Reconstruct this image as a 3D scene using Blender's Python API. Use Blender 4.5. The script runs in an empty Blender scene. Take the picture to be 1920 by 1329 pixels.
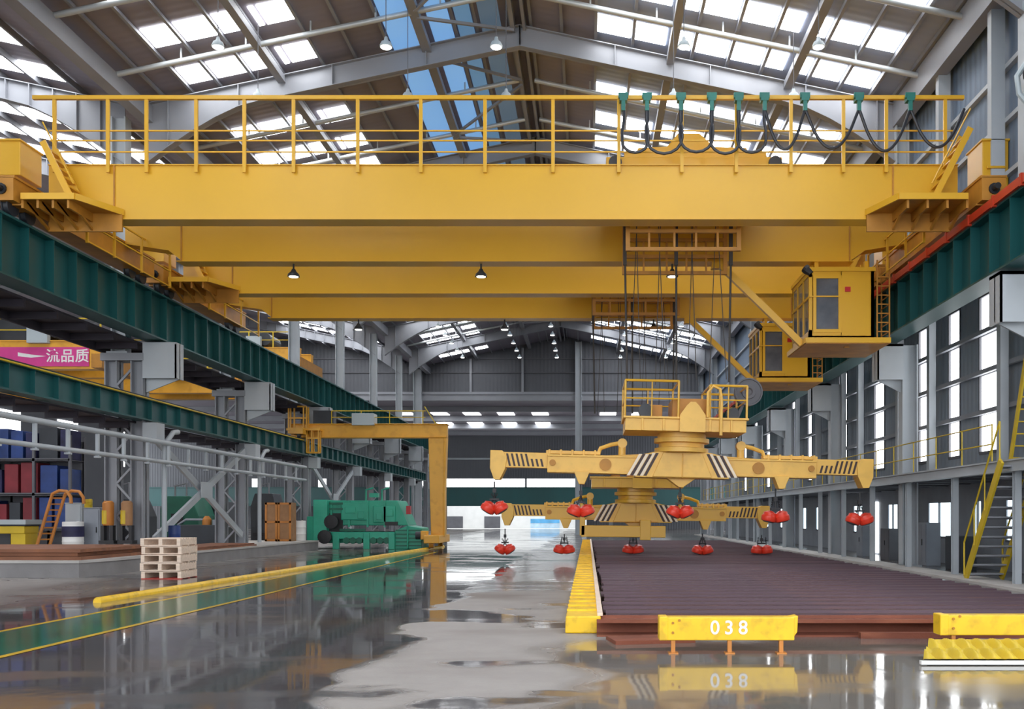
import bpy, math, random
from mathutils import Vector, Matrix
random.seed(7)
S = bpy.context.scene
COL = S.collection
# ------------------------------------------------------------------ camera
F, CX, CY, EYE = 1800.0, 1102.0, 968.0, 1.7        # focal length in pixels of a 1920x1329 frame, vanishing point, eye height
cam_d = bpy.data.cameras.new('camera'); cam = bpy.data.objects.new('camera', cam_d); COL.objects.link(cam)
cam.location = (0, 0, EYE); cam.rotation_euler = (math.pi/2, 0, 0)
cam_d.sensor_fit = 'HORIZONTAL'; cam_d.sensor_width = 36; cam_d.lens = 36*F/1920
cam_d.shift_x = (960-CX)/1920; cam_d.shift_y = (CY-664.5)/1920
cam_d.clip_start = .1; cam_d.clip_end = 600
S.camera = cam
# ------------------------------------------------------------------ overcast sky, exposure
wd = bpy.data.worlds.new('overcast_sky'); S.world = wd; wd.use_nodes = True
bg = wd.node_tree.nodes['Background']; bg.inputs[0].default_value = (.93, .97, 1, 1); bg.inputs[1].default_value = 3.4
S.view_settings.view_transform = 'Standard'; S.view_settings.look = 'None'
S.view_settings.exposure = 0.1; S.view_settings.gamma = 1; S.view_settings.use_curve_mapping = False
SKYLIGHT, WINDOW = 9.0, 4.5                          # daylight carried by the translucent roof sheets and wall glazing
S.cycles.use_denoising = True
S.cycles.max_bounces = 8; S.cycles.diffuse_bounces = 4; S.cycles.glossy_bounces = 4
S.cycles.sample_clamp_indirect = 8
S.cycles.caustics_reflective = False; S.cycles.caustics_refractive = False

def X(px, Y): return (px-CX)*Y/F
def Z(py, Y): return EYE+(CY-py)*Y/F
# ------------------------------------------------------------------ materials
def nodes(m): return m.node_tree.nodes, m.node_tree.links
def mat(name, col, rough=.5, metal=0., var=.18, scale=1.2, bump=0., bscale=20, stain=None, stain_amt=0., spec=.5, stretch=(1,1,1)):
    m = bpy.data.materials.new(name); m.use_nodes = True; N, L = nodes(m); b = N['Principled BSDF']
    b.inputs['Roughness'].default_value = rough; b.inputs['Metallic'].default_value = metal; b.inputs['Specular IOR Level'].default_value = spec
    tc = N.new('ShaderNodeTexCoord'); mp = N.new('ShaderNodeMapping'); mp.inputs['Scale'].default_value = stretch
    L.new(tc.outputs['Object'], mp.inputs['Vector'])
    n = N.new('ShaderNodeTexNoise'); n.inputs['Scale'].default_value = scale; n.inputs['Detail'].default_value = 4; L.new(mp.outputs[0], n.inputs['Vector'])
    r = N.new('ShaderNodeValToRGB'); L.new(n.outputs['Fac'], r.inputs[0])
    r.color_ramp.elements[0].position = .3; r.color_ramp.elements[1].position = .7
    r.color_ramp.elements[0].color = tuple(c*(1-var) for c in col)+(1,); r.color_ramp.elements[1].color = tuple(min(1, c*(1+var*.7)) for c in col)+(1,)
    out = r.outputs[0]
    if stain:
        n2 = N.new('ShaderNodeTexNoise'); n2.inputs['Scale'].default_value = scale*2.7; n2.inputs['Detail'].default_value = 6; L.new(mp.outputs[0], n2.inputs['Vector'])
        r2 = N.new('ShaderNodeValToRGB'); r2.color_ramp.elements[0].position = .52; r2.color_ramp.elements[1].position = .68; L.new(n2.outputs['Fac'], r2.inputs[0])
        ml = N.new('ShaderNodeMath'); ml.operation = 'MULTIPLY'; ml.inputs[1].default_value = stain_amt; L.new(r2.outputs[0], ml.inputs[0])
        mx = N.new('ShaderNodeMix'); mx.data_type = 'RGBA'; L.new(ml.outputs[0], mx.inputs['Factor']); L.new(out, mx.inputs[6]); mx.inputs[7].default_value = tuple(stain)+(1,)
        out = mx.outputs[2]
    L.new(out, b.inputs['Base Color'])
    if bump:
        n3 = N.new('ShaderNodeTexNoise'); n3.inputs['Scale'].default_value = bscale; L.new(tc.outputs['Object'], n3.inputs['Vector'])
        bp = N.new('ShaderNodeBump'); bp.inputs['Strength'].default_value = bump; bp.inputs['Distance'].default_value = .02
        L.new(n3.outputs['Fac'], bp.inputs['Height']); L.new(bp.outputs[0], b.inputs['Normal'])
    return m
def ribbed(name, col, period, axis='X', rough=.5, var=.12, depth=.03):
    """metal sheet with trapezoid ribs, bump only"""
    m = mat(name, col, rough, 0, var, .35); N, L = nodes(m); b = N['Principled BSDF']
    tc = N.new('ShaderNodeTexCoord'); w = N.new('ShaderNodeTexWave'); w.wave_type = 'BANDS'; w.bands_direction = axis
    w.inputs['Scale'].default_value = .314/period; L.new(tc.outputs['Object'], w.inputs['Vector'])
    bp = N.new('ShaderNodeBump'); bp.inputs['Strength'].default_value = .6; bp.inputs['Distance'].default_value = depth
    L.new(w.outputs['Fac'], bp.inputs['Height']); L.new(bp.outputs[0], b.inputs['Normal'])
    return m
def glow(name, col, strength, sun=False):
    m = bpy.data.materials.new(name); m.use_nodes = True; b = m.node_tree.nodes['Principled BSDF']
    b.inputs['Base Color'].default_value = tuple(min(.85, c) for c in col)+(1,); b.inputs['Roughness'].default_value = .25
    b.inputs['Emission Color'].default_value = tuple(col)+(1,); b.inputs['Emission Strength'].default_value = strength
    return m
M = {}
M['crane'] = mat('crane_yellow_paint', (.70, .39, .028), .3, var=.05, scale=.4)
M['crane_dark'] = mat('crane_shaded_yellow', (.46, .20, .022), .5, var=.2, scale=2)  # crane yellow with shade put into the colour; also on dark fittings
M['pale'] = mat('pale_yellow_paint', (.80, .465, .085), .4, var=.10, scale=1.2, stain=(.50, .28, .06), stain_amt=.3)
M['safety'] = mat('safety_yellow_paint', (.85, .53, .015), .4, var=.12, scale=2.5, stain=(.45, .26, .02), stain_amt=.5)
M['gantry'] = mat('orange_yellow_paint', (.78, .40, .038), .4, var=.08, scale=1, stain=(.5, .22, .02), stain_amt=.35)
M['teal'] = mat('teal_green_paint', (.004, .075, .078), .42, var=.22, scale=.35, stretch=(1, 1, .25))
M['teal_dark'] = mat('dark_steel_walkway', (.03, .024, .035), .7, var=.2)
M['railred'] = mat('red_conductor_bar', (.50, .035, .008), .5, var=.2)
M['steel'] = mat('grey_steel_paint', (.27, .28, .31), .5, var=.1, scale=.6)
M['steel_lt'] = mat('light_grey_steel_paint', (.42, .455, .49), .45, var=.1, scale=.6)
M['steel_dk'] = mat('dark_grey_steel', (.11, .11, .125), .6, var=.15)
M['tube'] = mat('galvanised_tube', (.50, .53, .54), .35, .2, var=.08)
M['deck'] = ribbed('brown_grey_roof_sheet', (.27, .25, .30), .33, 'Y', .6, depth=.008)
M['deck_grey'] = ribbed('grey_roof_sheet', (.32, .37, .50), .33, 'Y', .6, depth=.008)
M['cladding'] = ribbed('blue_grey_wall_sheet', (.23, .265, .31), .35, 'Y', .55)
M['cladding_up'] = ribbed('blue_wall_sheet', (.16, .215, .30), .35, 'Y', .55)
M['cladding_end'] = ribbed('slate_wall_sheet', (.10, .105, .12), .35, 'X', .6)
M['panel'] = mat('pale_blue_grey_panel', (.40, .46, .49), .45, var=.08, scale=.5)
M['black'] = mat('black_rubber', (.012, .012, .016), .5, var=.2)
M['cable'] = mat('black_flat_cable', (.02, .022, .03), .45, var=.1)
M['rope'] = mat('dark_greased_rope', (.035, .028, .025), .6, var=.2)
M['festoon'] = mat('green_cable_trolley', (.012, .16, .13), .45)
M['red'] = mat('red_magnet_paint', (.75, .045, .02), .35, var=.15, scale=3)
M['redsign'] = mat('red_enamel', (.5, .01, .02), .4)
M['white'] = mat('white_paint', (.8, .8, .79), .5, var=.05)
M['grey_concrete'] = mat('platform_concrete', (.26, .25, .255), .7, var=.15, scale=1.5, bump=.2)
M['conc_lt'] = mat('pale_concrete_edge', (.5, .48, .46), .7, var=.12)
M['rust'] = mat('red_rust_steel', (.20, .055, .028), .75, var=.35, scale=1.5, stain=(.30, .10, .05), stain_amt=.6, bump=.3, stretch=(.3, 1, 1))
M['rustplate'] = mat('orange_brown_rust', (.24, .10, .055), .8, var=.3, scale=.8, stain=(.34, .13, .055), stain_amt=.7, bump=.3)
M['beam'] = mat('mill_scale_steel', (.10, .058, .074), .45, .3, var=.32, scale=1.3, stain=(.17, .075, .055), stain_amt=.6, stretch=(.15, 1, 1))
M['green'] = mat('machine_green_paint', (.03, .40, .265), .42, var=.2, scale=1)
M['green_dk'] = mat('dark_green_paint', (.012, .14, .09), .5, var=.2)
M['wood'] = mat('raw_pallet_wood', (.80, .64, .52), .75, var=.14, scale=5, stretch=(.3, 4, 4))
M['woodred'] = mat('red_stained_wood', (.40, .05, .035), .7, var=.25, scale=5)
M['ply'] = mat('brown_crate_plywood', (.36, .19, .09), .7, var=.2, scale=3)
M['blue'] = mat('blue_paint', (.015, .045, .19), .5, var=.4, scale=1.5)
M['indigo'] = mat('dark_indigo_sheet', (.018, .018, .075), .6, var=.5, scale=2)
M['maroon'] = mat('maroon_paint', (.20, .02, .03), .6, var=.3)
M['orange'] = mat('orange_paint', (.55, .21, .04), .5, var=.2)
M['glass'] = mat('dark_cab_glass', (.12, .13, .15), .08, var=.3, scale=2)
M['magenta'] = mat('magenta_banner_cloth', (.62, .05, .26), .7, var=.12)
M['mustard'] = mat('mustard_paint', (.62, .44, .02), .5, var=.15)
M['greypl'] = mat('grey_cabinet_paint', (.27, .295, .34), .5, var=.12)
M['darkmach'] = mat('dark_machine_paint', (.03, .035, .045), .5, var=.25)
M['stripe'] = mat('black_stripe_paint', (.035, .012, .012), .5)
M['stripew'] = mat('cream_stripe_paint', (.85, .72, .55), .5, var=.06)
M['sky'] = glow('daylit_roof_sheet', (.96, .98, 1), SKYLIGHT)
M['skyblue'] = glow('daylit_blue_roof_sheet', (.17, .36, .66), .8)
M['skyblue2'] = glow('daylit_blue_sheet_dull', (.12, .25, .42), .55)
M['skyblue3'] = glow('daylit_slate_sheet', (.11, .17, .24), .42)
M['win'] = glow('daylit_wall_glazing', (.95, .98, 1), WINDOW)
M['lamp'] = glow('lit_lamp_glass', (1, .98, .92), 7)
M['headlamp'] = glow('lit_work_lamp', (1, .95, .8), 6)

# ------------------------------------------------------------------ mesh building
class MB:
    def __init__(s): s.v = []; s.f = []; s.m = []
    def add(s, vs, fs, m=0):
        o = len(s.v); s.v += [tuple(v) for v in vs]; s.f += [tuple(i+o for i in f) for f in fs]; s.m += [m]*len(fs); return s
    def box(s, x0, x1, y0, y1, z0, z1, m=0):
        x0, x1 = sorted((x0, x1)); y0, y1 = sorted((y0, y1)); z0, z1 = sorted((z0, z1))
        return s.add([(x0,y0,z0),(x1,y0,z0),(x1,y1,z0),(x0,y1,z0),(x0,y0,z1),(x1,y0,z1),(x1,y1,z1),(x0,y1,z1)],
                     [(0,3,2,1),(4,5,6,7),(0,1,5,4),(1,2,6,5),(2,3,7,6),(3,0,4,7)], m)
    def bar(s, p, q, w, h=None, m=0, up=(0,0,1)):
        h = h or w; p = Vector(p); q = Vector(q); d = (q-p).normalized(); u = Vector(up)
        if abs(d.dot(u)) > .99: u = Vector((0,1,0))
        a = d.cross(u).normalized()*w/2; b = a.cross(d).normalized()*h/2
        vs = [p-a-b, p+a-b, p+a+b, p-a+b, q-a-b, q+a-b, q+a+b, q-a+b]
        return s.add(vs, [(0,1,2,3),(7,6,5,4),(0,4,5,1),(1,5,6,2),(2,6,7,3),(3,7,4,0)], m)
    def tube(s, pts, r, n=8, m=0, r2=None):
        pts = [Vector(p) for p in pts]; vs = []; fs = []; ref = None; K = len(pts)
        for i, p in enumerate(pts):
            d = (pts[min(i+1, K-1)]-pts[max(i-1, 0)]).normalized()
            if ref is None: ref = d.orthogonal().normalized()
            ref = (ref-d*ref.dot(d)).normalized(); b = d.cross(ref)
            rr = r if r2 is None else r+(r2-r)*i/(K-1)
            for k in range(n):
                t = 2*math.pi*k/n; vs.append(p+ref*math.cos(t)*rr+b*math.sin(t)*rr)
        for i in range(K-1):
            for k in range(n): fs.append((i*n+k, i*n+(k+1)%n, (i+1)*n+(k+1)%n, (i+1)*n+k))
        fs.append(tuple(range(n))[::-1]); fs.append(tuple((K-1)*n+k for k in range(n)))
        return s.add(vs, fs, m)
    def prism(s, poly, a0, a1, axis='y', m=0):
        """poly of (x,z) swept over y, or (y,z) swept over x, or (x,y) swept over z"""
        n = len(poly)
        mk = {'y': lambda p, a: (p[0], a, p[1]), 'x': lambda p, a: (a, p[0], p[1]), 'z': lambda p, a: (p[0], p[1], a)}[axis]
        vs = [mk(p, a0) for p in poly]+[mk(p, a1) for p in poly]
        fs = [tuple(range(n)), tuple(range(2*n-1, n-1, -1))]+[(i, i+n, (i+1)%n+n, (i+1)%n) for i in range(n)]
        return s.add(vs, fs, m)
    def lathe(s, c, prof, n=16, m=0, axis=(0,0,1)):
        c = Vector(c); ax = Vector(axis).normalized(); e = ax.orthogonal().normalized(); g = ax.cross(e); vs = []; fs = []
        for r, z in prof:
            for k in range(n):
                t = 2*math.pi*k/n; vs.append(c+ax*z+(e*math.cos(t)+g*math.sin(t))*max(r, 1e-4))
        for i in range(len(prof)-1):
            for k in range(n): fs.append((i*n+k, i*n+(k+1)%n, (i+1)*n+(k+1)%n, (i+1)*n+k))
        fs.append(tuple(range(n))[::-1]); fs.append(tuple((len(prof)-1)*n+k for k in range(n)))
        return s.add(vs, fs, m)
    def quad(s, a, b, c, d, m=0): return s.add([a,b,c,d], [(0,1,2,3)], m)
WL = {}
def wloc(o): return WL.get(o.name, Vector((0,0,0))) if o else Vector((0,0,0))
def obj(name, mb, m, parent=None, bevel=0, smooth=False):
    me = bpy.data.meshes.new(name); L = wloc(parent)
    me.from_pydata([(v[0]-L.x, v[1]-L.y, v[2]-L.z) for v in mb.v], [], mb.f)
    ms = m if isinstance(m, (list, tuple)) else [m]
    for k in ms: me.materials.append(M[k] if isinstance(k, str) else k)
    if len(ms) > 1: me.polygons.foreach_set('material_index', mb.m)
    me.update()
    import bmesh
    bm = bmesh.new(); bm.from_mesh(me); bmesh.ops.recalc_face_normals(bm, faces=bm.faces); bm.to_mesh(me); bm.free()
    o = bpy.data.objects.new(name, me); COL.objects.link(o)
    if parent: o.parent = parent
    WL[o.name] = L
    if smooth:
        me.polygons.foreach_set('use_smooth', [True]*len(me.polygons)); me.update()
        try: me.set_sharp_from_angle(angle=math.radians(40))
        except Exception: pass
    if bevel:
        b = o.modifiers.new('bevel', 'BEVEL'); b.width = bevel; b.segments = 2; b.limit_method = 'ANGLE'; b.angle_limit = .6
    return o
def tag(o, label, cat, group=None):
    o['label'] = label; o['category'] = cat
    if group: o['group'] = group
    return o
def thing(name, label, cat, loc, group=None):
    o = bpy.data.objects.new(name, None); COL.objects.link(o); o.empty_display_size = .2
    o.location = loc; WL[o.name] = Vector(loc)
    return tag(o, label, cat, group)
def struct(name, mb, m, parent=None, **k):
    o = obj(name, mb, m, parent, **k)
    if parent is None: o['kind'] = 'structure'
    return o
def dup(root, loc, label=None, group=None, rz=None):
    r = root.copy(); COL.objects.link(r); r.location = loc; WL[r.name] = Vector(loc)
    if rz is not None: r.rotation_euler = (0, 0, rz)
    if label: r['label'] = label
    if group: r['group'] = group
    for c in list(root.children):
        d = c.copy(); COL.objects.link(d); d.parent = r
        for g in list(c.children):
            e = g.copy(); COL.objects.link(e); e.parent = d
    return r
def text(name, s, size, loc, m, parent, extrude=.004, spacing=1.0):
    cu = bpy.data.curves.new(name, 'FONT'); cu.body = s; cu.size = size; cu.extrude = extrude; cu.align_x = 'CENTER'; cu.align_y = 'CENTER'
    cu.space_character = spacing; cu.offset = .014*size
    t = bpy.data.objects.new('lettering_source', cu); COL.objects.link(t); dg = bpy.context.evaluated_depsgraph_get(); dg.update()
    me = bpy.data.meshes.new_from_object(t.evaluated_get(dg)); bpy.data.objects.remove(t)
    me.materials.clear(); me.materials.append(M[m]); o = bpy.data.objects.new(name, me); COL.objects.link(o)
    o.rotation_euler = (math.pi/2, 0, 0); L = wloc(parent); o.location = Vector(loc)-L; o.parent = parent
    return o
# ------------------------------------------------------------------ the hall: floor
FRAMES = [13.4, 23.0, 32.6, 42.2, 51.8, 61.4, 71.0, 80.6]
YEND, YBACK = 90.2, 130.0
RIDGE, EAVE_L, EAVE_R, RZ, SLOPE = -2.3, -15.2, 10.9, 18.6, .21
def roofz(x): return RZ-SLOPE*abs(x-RIDGE)
def make_floor_material():
    m = bpy.data.materials.new('wet_and_dry_concrete'); m.use_nodes = True; N, L = nodes(m); b = N['Principled BSDF']
    tc = N.new('ShaderNodeTexCoord'); sp = N.new('ShaderNodeSeparateXYZ'); L.new(tc.outputs['Object'], sp.inputs[0])
    def noise(scale, detail=3, stretch=(1,1,1), rough=.5):
        mp = N.new('ShaderNodeMapping'); mp.inputs['Scale'].default_value = stretch; L.new(tc.outputs['Object'], mp.inputs[0])
        n = N.new('ShaderNodeTexNoise'); n.inputs['Scale'].default_value = scale; n.inputs['Detail'].default_value = detail; n.inputs['Roughness'].default_value = rough
        L.new(mp.outputs[0], n.inputs['Vector']); return n.outputs['Fac']
    def mth(op, a, c, cl=False):
        n = N.new('ShaderNodeMath'); n.operation = op; n.use_clamp = cl
        for i, v in enumerate((a, c)):
            if isinstance(v, (int, float)): n.inputs[i].default_value = v
            else: L.new(v, n.inputs[i])
        return n.outputs[0]
    def step(v, lo, hi):
        n = N.new('ShaderNodeMapRange'); n.interpolation_type = 'SMOOTHSTEP'; L.new(v, n.inputs[0])
        n.inputs[1].default_value = lo; n.inputs[2].default_value = hi; return n.outputs[0]
    def rgbmix(f, a, c):
        n = N.new('ShaderNodeMix'); n.data_type = 'RGBA'; L.new(f, n.inputs['Factor'])
        for i, v in ((6, a), (7, c)):
            if isinstance(v, tuple): n.inputs[i].default_value = v
            else: L.new(v, n.inputs[i])
        return n.outputs[2]
    x, y = sp.outputs['X'], sp.outputs['Y']
    wob = mth('MULTIPLY', mth('SUBTRACT', noise(.55, 3), .5), 2.2)
    # a long wet sheet left of x = -2.7, a damp lane behind the dry patch, a pool in front of the steel, small puddles elsewhere
    xw = mth('ADD', x, wob)
    left = mth('MULTIPLY', step(xw, -2.35, -2.75), step(xw, -12.6, -10.2))
    pool = mth('MULTIPLY', step(mth('ADD', x, wob), -.6, .1), step(mth('ADD', y, wob), 13.5, 12.7))
    lane = mth('MULTIPLY', step(mth('ADD', y, mth('MULTIPLY', wob, 1.6)), 21.0, 23.5), .72)
    lane = mth('MULTIPLY', lane, step(x, -14, -12))
    pud = step(noise(.42, 4, (.55, 1, 1)), .54, .59)
    wet = mth('MAXIMUM', mth('MAXIMUM', left, pool), mth('MAXIMUM', mth('MULTIPLY', pud, .95), lane))
    thin = step(noise(.8, 5, (.5, 1, 1)), .30, .50)           # the film is broken by slightly dryer streaks
    wet2 = mth('MULTIPLY', wet, mth('ADD', mth('MULTIPLY', thin, .28), .72))
    dry = rgbmix(noise(1.4, 8, (1, 1, 1), .65), (.235, .215, .205, 1), (.37, .35, .335, 1))
    dry = rgbmix(step(noise(.33, 4, (.6, 1, 1)), .5, .72), dry, (.19, .165, .15, 1))
    damp = rgbmix(noise(.6, 6), (.062, .058, .063, 1), (.125, .113, .113, 1))
    brown = rgbmix(step(noise(.25, 4, (.5, 1, 1)), .5, .64), damp, (.15, .118, .092, 1))
    brown = rgbmix(mth('MULTIPLY', pool, .75), brown, rgbmix(noise(.9, 5), (.16, .14, .118, 1), (.235, .205, .17, 1)))
    col = rgbmix(wet, dry, brown)
    # stamped line through the slab every six metres
    L.new(col, b.inputs['Base Color'])
    L.new(mth('SUBTRACT', .52, mth('MULTIPLY', wet2, .475)), b.inputs['Roughness'])
    L.new(mth('ADD', .35, mth('MULTIPLY', wet2, .35)), b.inputs['Specular IOR Level'])
    bp = N.new('ShaderNodeBump'); bp.inputs['Distance'].default_value = .01
    hgt = mth('ADD', mth('MULTIPLY', noise(28, 3), mth('SUBTRACT', 1.0, wet)), mth('MULTIPLY', noise(2.2, 2), mth('MULTIPLY', wet, .22)))
    bp.inputs['Strength'].default_value = .28; L.new(hgt, bp.inputs['Height']); L.new(bp.outputs[0], b.inputs['Normal'])
    return m
M['floor'] = make_floor_material()
mb = MB(); mb.quad((-62, -12, 0), (24, -12, 0), (24, 131, 0), (-62, 131, 0)); struct('floor', mb, 'floor')
M['apron'] = mat('pale_yard_concrete', (.55, .54, .52), .8, var=.08)
mb = MB(); mb.box(-90, 60, 131, 175, -.25, 0); struct('exterior_yard', mb, 'apron')
# painted walkway: green strip between two yellow lines
M['greenline'] = mat('green_floor_paint', (.006, .145, .075), .12, var=.35, scale=1.2)
M['yellowline'] = mat('yellow_floor_paint', (.72, .46, .03), .2, var=.2, scale=2)
def strip(name, pts, m, z=.004):
    mb = MB()
    for (a, b_, y0), (c, d, y1) in zip(pts, pts[1:]): mb.quad((a, y0, z), (b_, y0, z), (d, y1, z), (c, y1, z))
    return struct(name, mb, m)
strip('floor_marking_green', [(-8.72, -7.2, 4), (-8.55, -7.1, 20), (-8.45, -7.25, 46)], 'greenline')
strip('floor_marking_line', [(-7.2, -7.08, 4), (-7.1, -6.98, 20), (-7.25, -7.15, 46)], 'yellowline', .005)
strip('floor_marking_line', [(-8.84, -8.72, 4), (-8.67, -8.55, 20), (-8.5, -8.43, 40)], 'yellowline', .005)
# raised platform on the left
mb = MB(); mb.prism([(-62, 26.6), (-14.1, 26.6), (-13.9, 28.2), (-13.9, 49.5), (-62, 49.5)], 0, .40, 'z'); struct('platform_floor', mb, 'grey_concrete')
mb = MB(); mb.prism([(-62, 26.56), (-14.08, 26.56), (-13.86, 28.2), (-13.86, 49.53), (-62, 49.53)], .40, .47, 'z'); struct('platform_floor_edge', mb, 'conc_lt')
# ------------------------------------------------------------------ roof
def roof_side(name, xa, xb, ya, yb, m, f=roofz):
    mb = MB(); za, zb = f(xa), f(xb)
    mb.prism([(xa, za), (xb, zb), (xb, zb+.12), (xa, za+.12)], ya, yb, 'y'); return struct(name, mb, m)
roof_side('ceiling_left_slope', EAVE_L-.3, -6.75, -8, YEND, 'deck'); roof_side('ceiling_ridge_slope', -6.75, RIDGE, -8, YEND, 'deck')
roof_side('ceiling_right_slope', .25, EAVE_R+.3, -8, YEND, 'deck_grey'); roof_side('ceiling_right_ridge_slope', RIDGE, .25, -8, YEND, 'deck')
# neighbouring bay on the left
RID2 = -28.5
def roofz2(x): return 15.9+.21*(abs(EAVE_L-RID2)-abs(x-RID2))-.05
roof_side('ceiling_bay_near_slope', RID2, EAVE_L-.3, -8, YEND, 'deck', roofz2); roof_side('ceiling_bay_far_slope', -42, RID2, -8, YEND, 'deck', roofz2)
NW = [0]
def window_name(): NW[0] += 1; return 'window_%d' % NW[0]
def skylight(y, f, cuts, w=1.1, m='sky'):
    mb = MB()
    for a, b_ in cuts:
        mb.prism([(a, f(a)-.035), (b_, f(b_)-.035), (b_, f(b_)-.005), (a, f(a)-.005)], y, y+w, 'y')
    return struct(window_name(), mb, m)
LC = [(-13.4, -12.57), (-12.43, -11.42), (-11.28, -10.62), (-10.18, -10.02), (-9.93, -9.07)]
RC = [(.32, 1.43), (1.57, 2.6), (3.02, 3.43), (3.57, 4.63), (4.77, 5.78), (5.92, 6.55), (7.02, 7.35), (7.49, 8.43), (8.57, 9.5)]
ROWS = []
for fr in [3.8]+FRAMES[:-1]+[80.6]:
    for off in (3.75, 6.35, 8.85):
        ROWS.append(fr+off-.25)
ROWS = [y for y in ROWS if y < 89]
for i, y in enumerate(ROWS):
    if 23 < y < 32.4: y -= .4
    skylight(y, roofz, LC); skylight(y, roofz, RC)
    if y > 16:
        skylight(y, roofz2, [(a+.07, a+1.33) for a in (-25.6, -24.2, -22.8, -21.4, -20.0, -18.6)])
# daylit blue sheets beside the ridge
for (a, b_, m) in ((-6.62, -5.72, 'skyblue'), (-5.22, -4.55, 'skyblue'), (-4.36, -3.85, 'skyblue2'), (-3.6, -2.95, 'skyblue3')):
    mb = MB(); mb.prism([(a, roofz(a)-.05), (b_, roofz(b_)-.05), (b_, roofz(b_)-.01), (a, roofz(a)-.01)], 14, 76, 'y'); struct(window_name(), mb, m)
# purlins
for x in [RIDGE-.35-.01]+[-3.75, -4.45, -5.5, -6.72, -7.9, -9.0, -10.38, -11.35, -12.5, -13.47, -14.4]+[-1.95, -.9, .25, 1.5, 3.5, 4.7, 5.85, 7.42, 8.5, 9.57, 10.3]:
    mb = MB(); z = roofz(x); mb.box(x-.03, x+.03, 12, YEND, z-.15, z-.02); mb.box(x-.03, x+.07, 12, YEND, z-.16, z-.145); struct('purlin_beam', mb, 'steel')
for x in [-17.2, -18.6, -20, -21.4, -22.8, -24.2, -25.6]:
    mb = MB(); z = roofz2(x); mb.box(x-.035, x+.035, 20, YEND, z-.22, z-.02); struct('purlin_beam', mb, 'steel')
for x, w in ((-10.38, .26), (-5.46, .3), (6.78, .28), (2.8, .26)):
    mb = MB(); z = roofz(x)-.28; mb.box(x-w/2, x+w/2, 12, YEND, z-.22, z); struct('roof_tray_beam', mb, 'steel')
mb = MB(); mb.box(RIDGE-.3, RIDGE-.16, 12, YEND, RZ-.5, RZ-.08); mb.box(RIDGE+.1, RIDGE+.2, 12, YEND, RZ-.42, RZ-.08); struct('ridge_beam', mb, 'steel')
# portal frames: tapered I-section rafters
def rafter(y, side, f=roofz, ridge=RIDGE, eave=None, dense=False):
    e = eave if eave is not None else (EAVE_L+.2 if side < 0 else EAVE_R-.3)
    def top(x): return f(x)-.27
    L_ = abs(e-ridge)
    def depth(x):
        t = abs(x-e)/L_
        return .72+1.35*max(0, 1-t/.28)**1.5
    xs = [ridge+(e-ridge)*k/16 for k in range(17)]
    tp = [(x, top(x)) for x in xs]; bt = [(x, top(x)-depth(x)) for x in xs]
    mb = MB(); mb.prism(tp+bt[::-1], y-.02, y+.02, 'y')
    for line, d in ((tp, -.03), (bt, .03)):
        mb.prism(line+[(x, z+d) for x, z in line[::-1]], y-.16, y+.16, 'y')
    for k in (range(1, 16, 1) if dense else (0, 4, 8, 12, 15)): mb.box(xs[k]-.015, xs[k]+.015, y-.15, y+.15, bt[k][1], tp[k][1])
    return struct('roof_beam', mb, 'steel')
for y in FRAMES:
    rafter(y, -1); rafter(y, 1)
    if y > 20: rafter(y, 1, roofz2, RID2, EAVE_L-.5, True); rafter(y, -1, roofz2, RID2, -41.5)
# struts across the slopes between the frames, bracing near the ridge
for fr in FRAMES[:-1]:
    for off in (3.6, 7.15):
        y = fr+off
        for a, b_ in ((EAVE_L+.4, RIDGE-.3), (EAVE_R-.4, RIDGE+.3)):
            mb = MB(); mb.tube([(a, y, roofz(a)-.40), (b_, y, roofz(b_)-.40)], .085, 10)
            n = 6
            for k in range(1, n):
                x = a+(b_-a)*k/n; mb.bar((x, y, roofz(x)-.4), (x, y, roofz(x)-.0), .05)
            struct('roof_strut_beam', mb, 'tube', smooth=True)
    if fr >= 23:
        mb = MB()
        for y0, y1, a, b_ in ((fr+.3, fr+3.4, -5.4, -2.5), (fr+3.8, fr+6.9, -2.5, -5.4), (fr+7.3, fr+9.3, -5.4, -2.5)):
            mb.bar((a, y0, roofz(a)-.5), (b_, y1, roofz(b_)-.5), .09)
        struct('roof_brace_beam', mb, 'steel')
# eave beams, left upper panel wall, right upper wall
mb = MB(); mb.box(-15.15, -14.75, 8, YEND, 15.05, 15.6); struct('eave_beam_left', mb, 'steel')
mb = MB(); mb.box(10.35, 10.75, 8, YEND, 14.9, 15.75); struct('eave_beam_right', mb, 'steel')
mb = MB(); mb.box(11.0, 11.12, 8, YEND, 9.6, 16.0); struct('wall_right_upper', mb, 'cladding_up')
for z in (10.6, 12.0, 13.4): 
    mb = MB(); mb.box(10.86, 11.0, 8, YEND, z-.06, z+.06); struct('wall_right_girt_beam', mb, 'steel_lt')
mb = MB(); mb.box(11.0, 13.2, 8, YEND, 9.5, 9.62); struct('wall_right_ledge', mb, 'steel')
WR = 13.0
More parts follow.
